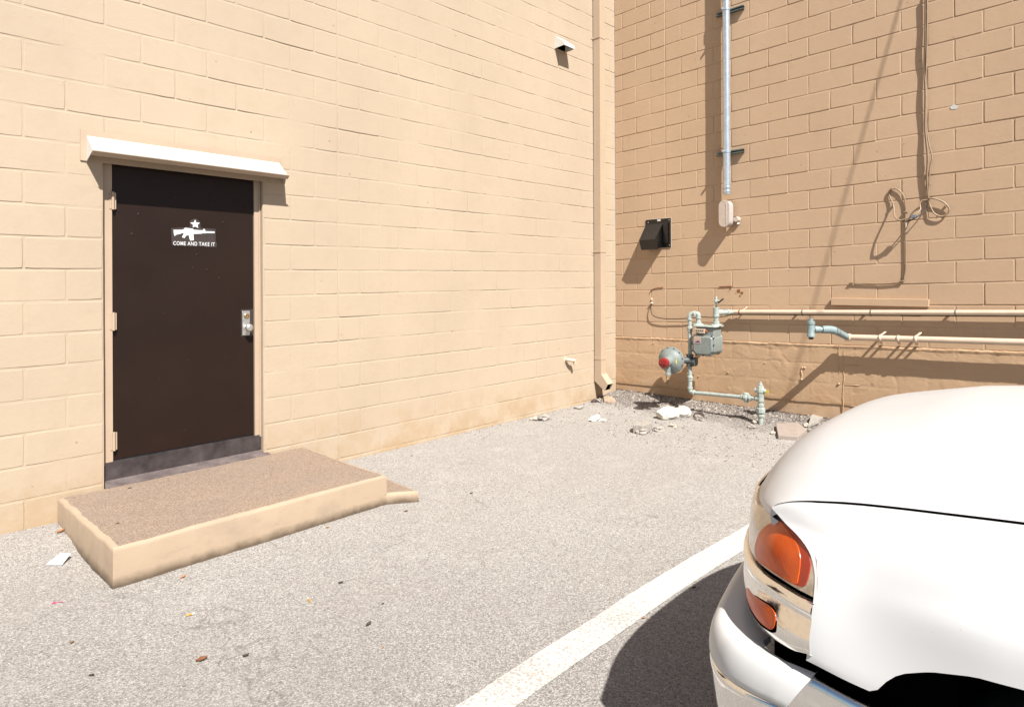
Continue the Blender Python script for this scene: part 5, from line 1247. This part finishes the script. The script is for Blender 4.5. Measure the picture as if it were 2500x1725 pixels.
for i in range(i_cap, N_ - i_cap):
    side = min(i - i_cap, N_ - 1 - i_cap - i); wsh = .018 + .095 * sst(0, 26, side); sl_ = .62 * (1 - sst(0, 8, side))
    P.append(sect(i, [(-wsh, .705), (-wsh + .001, .722), (-wsh * .75, .729), (-wsh * .4, .733), (-.010, .7345), (-.004, .7335), (.003, .7305), (.010, .725), (.017, .714), (.0225, .70), (.0255, .685), (.027, .67), (.0265, .66), (.022, .652), (.010, .650)], sl_))
e0 = [P[0][k] - V3(FV) * .0 - V3(NV) * .012 for k in range(len(P[0]))]; P.insert(0, e0)
mb = MB(); mb.grid(P); mb.build('bumper_cover', 'cap', tk, smooth=55, label='white upper bumper cover')
P = []
for i in range(i_cap - 2, N_ - i_cap + 2):
    P.append(sect(i, [(.012, .652), (.020, .651), (.0245, .646), (.025, .63), (.0235, .60), (.020, .56), (.014, .52), (.004, .485), (-.012, .462), (-.04, .452)]))
mb = MB(); mb.grid(P); bl_ = mb.build('bumper', 'chrome', tk, smooth=60)
for rng in ((0, i_cap + 9), (N_ - i_cap - 9, N_)):
    P = []
    for i in range(*rng): P.append(sect(i, [(-.03, .712), (-.012, .7255), (-.004, .728), (.002, .7265), (.0065, .720), (.009, .706), (.012, .68), (.014, .64), (.014, .58), (.010, .52), (0, .485), (-.02, .462)]))
    mb = MB(); mb.grid(P); mb.build('bumper_end', 'chrome', tk, smooth=60)
# inner dark structure, wheel wells
mb = MB(); e1, e2, e3 = V3(FV), V3(NV), Vector((0, 0, 1))
mb.box(TK(-.80, -3.15, .33), e1 * 1.38, e2 * 1.62, e3 * .48); mb.box(TK(-.80, -3.12, .80), e1 * 1.24, e2 * 1.58, e3 * .16); 
mb.box(TK(.20, -1.6, .45), e1 * .26, e2 * .20, e3 * .24); mb.box(TK(.20, -1.6, .69), e1 * .22, e2 * .165, e3 * .12)
mb.box(TK(-.84, -3.28, .3), e1 * .03, e2 * 1.92, e3 * .62)
mb.build('wheel_well', 'void', tk)
def wheel(s, l, out):
    hub = TK(s, l, .45); a = V3(NV) * out; w0 = MB(); w0.lathe(hub, a, [(-.24, .24), (-.235, .33), (-.22, .375), (-.18, .388), (-.06, .388), (-.02, .375), (-.005, .33), (0, .24)], 48); o = w0.build('wheel', 'rubber', tk, smooth=50)
    w0 = MB(); w0.lathe(hub, a, [(-.05, .235), (.004, .238), (.006, .225), (-.03, .20), (-.04, .10), (-.01, .08), (.0, .07), (.002, .01)], 40)
    for k in range(6):
        q = 2 * pi * k / 6; d = V3(FV) * cos(q) + e3 * sin(q); t_ = V3(FV) * -sin(q) + e3 * cos(q); w0.box(hub + d * .07 - t_ * .022 - a * .03, d * .15, t_ * .044, a * .035)
    w0.build('rim', 'rim', o, smooth=40)
for s in (-.07, -3.55): wheel(s, -1.40, 1); wheel(s, 2 * LC + 1.40, -1)
# cab, doors, bed (outside the photo's frame)
def hull(secs, name, mat, **k):
    mb = MB(); mb.grid([q + [q[0]] for q in secs]); n = len(secs[0])
    mb.f.append(tuple(range(n))); mb.mi.append(0); L_ = (len(secs) - 1) * (n + 1); mb.f.append(tuple(L_ + i for i in range(n))); mb.mi.append(0); return mb.build(name, mat, tk, smooth=40, **k)
def bsec(s, zlo, zhi, lw): return [TK(s, LC + lw - .02, zlo), TK(s, LC + lw, zlo + .1), TK(s, LC + lw, zhi - .12), TK(s, LC + lw - .04, zhi), TK(s, LC - lw + .04, zhi), TK(s, LC - lw, zhi - .12), TK(s, LC - lw, zlo + .1), TK(s, LC - lw + .02, zlo)]
hull([bsec(s, .40, 1.17, 1.0) for s in (-.868, -1.5, -2.3)], 'cab_body', 'car')
hull([bsec(s, .42, 1.22, .99) for s in (-2.33, -3.1)] + [bsec(-3.12, .86, 1.22, .99), bsec(-4.0, .86, 1.22, .99)] + [bsec(-4.02, .45, 1.22, .99), bsec(-4.75, .45, 1.22, .98)], 'bed', 'car')
mb = MB()
def gsec(s, zlo, zhi, w0, w1): return [TK(s, LC + w0, zlo), TK(s, LC + w1, zhi), TK(s, LC - w1, zhi), TK(s, LC - w0, zlo)]
hull([gsec(-.88, 1.165, 1.17, .93, .90), gsec(-1.32, 1.16, 1.78, .93, .72), gsec(-2.2, 1.16, 1.80, .93, .72), gsec(-2.31, 1.16, 1.19, .93, .90)], 'windows', 'glass')
hull([gsec(-1.30, 1.785, 1.80, .74, .72), gsec(-1.7, 1.80, 1.86, .74, .62), gsec(-2.2, 1.79, 1.82, .74, .70)], 'roof', 'car')
mb = MB(); mb.box(TK(-1.25, LC + 1.0, 1.17), e1 * .12, e2 * .20, e3 * .18); mb.build('side_mirror', 'black', tk, bevel=.02)
mb = MB(); mb.box(TK(-1.55, LC + .997, .96), e1 * .14, e2 * .03, e3 * .03); mb.build('door_handle', 'black', tk, bevel=.008)
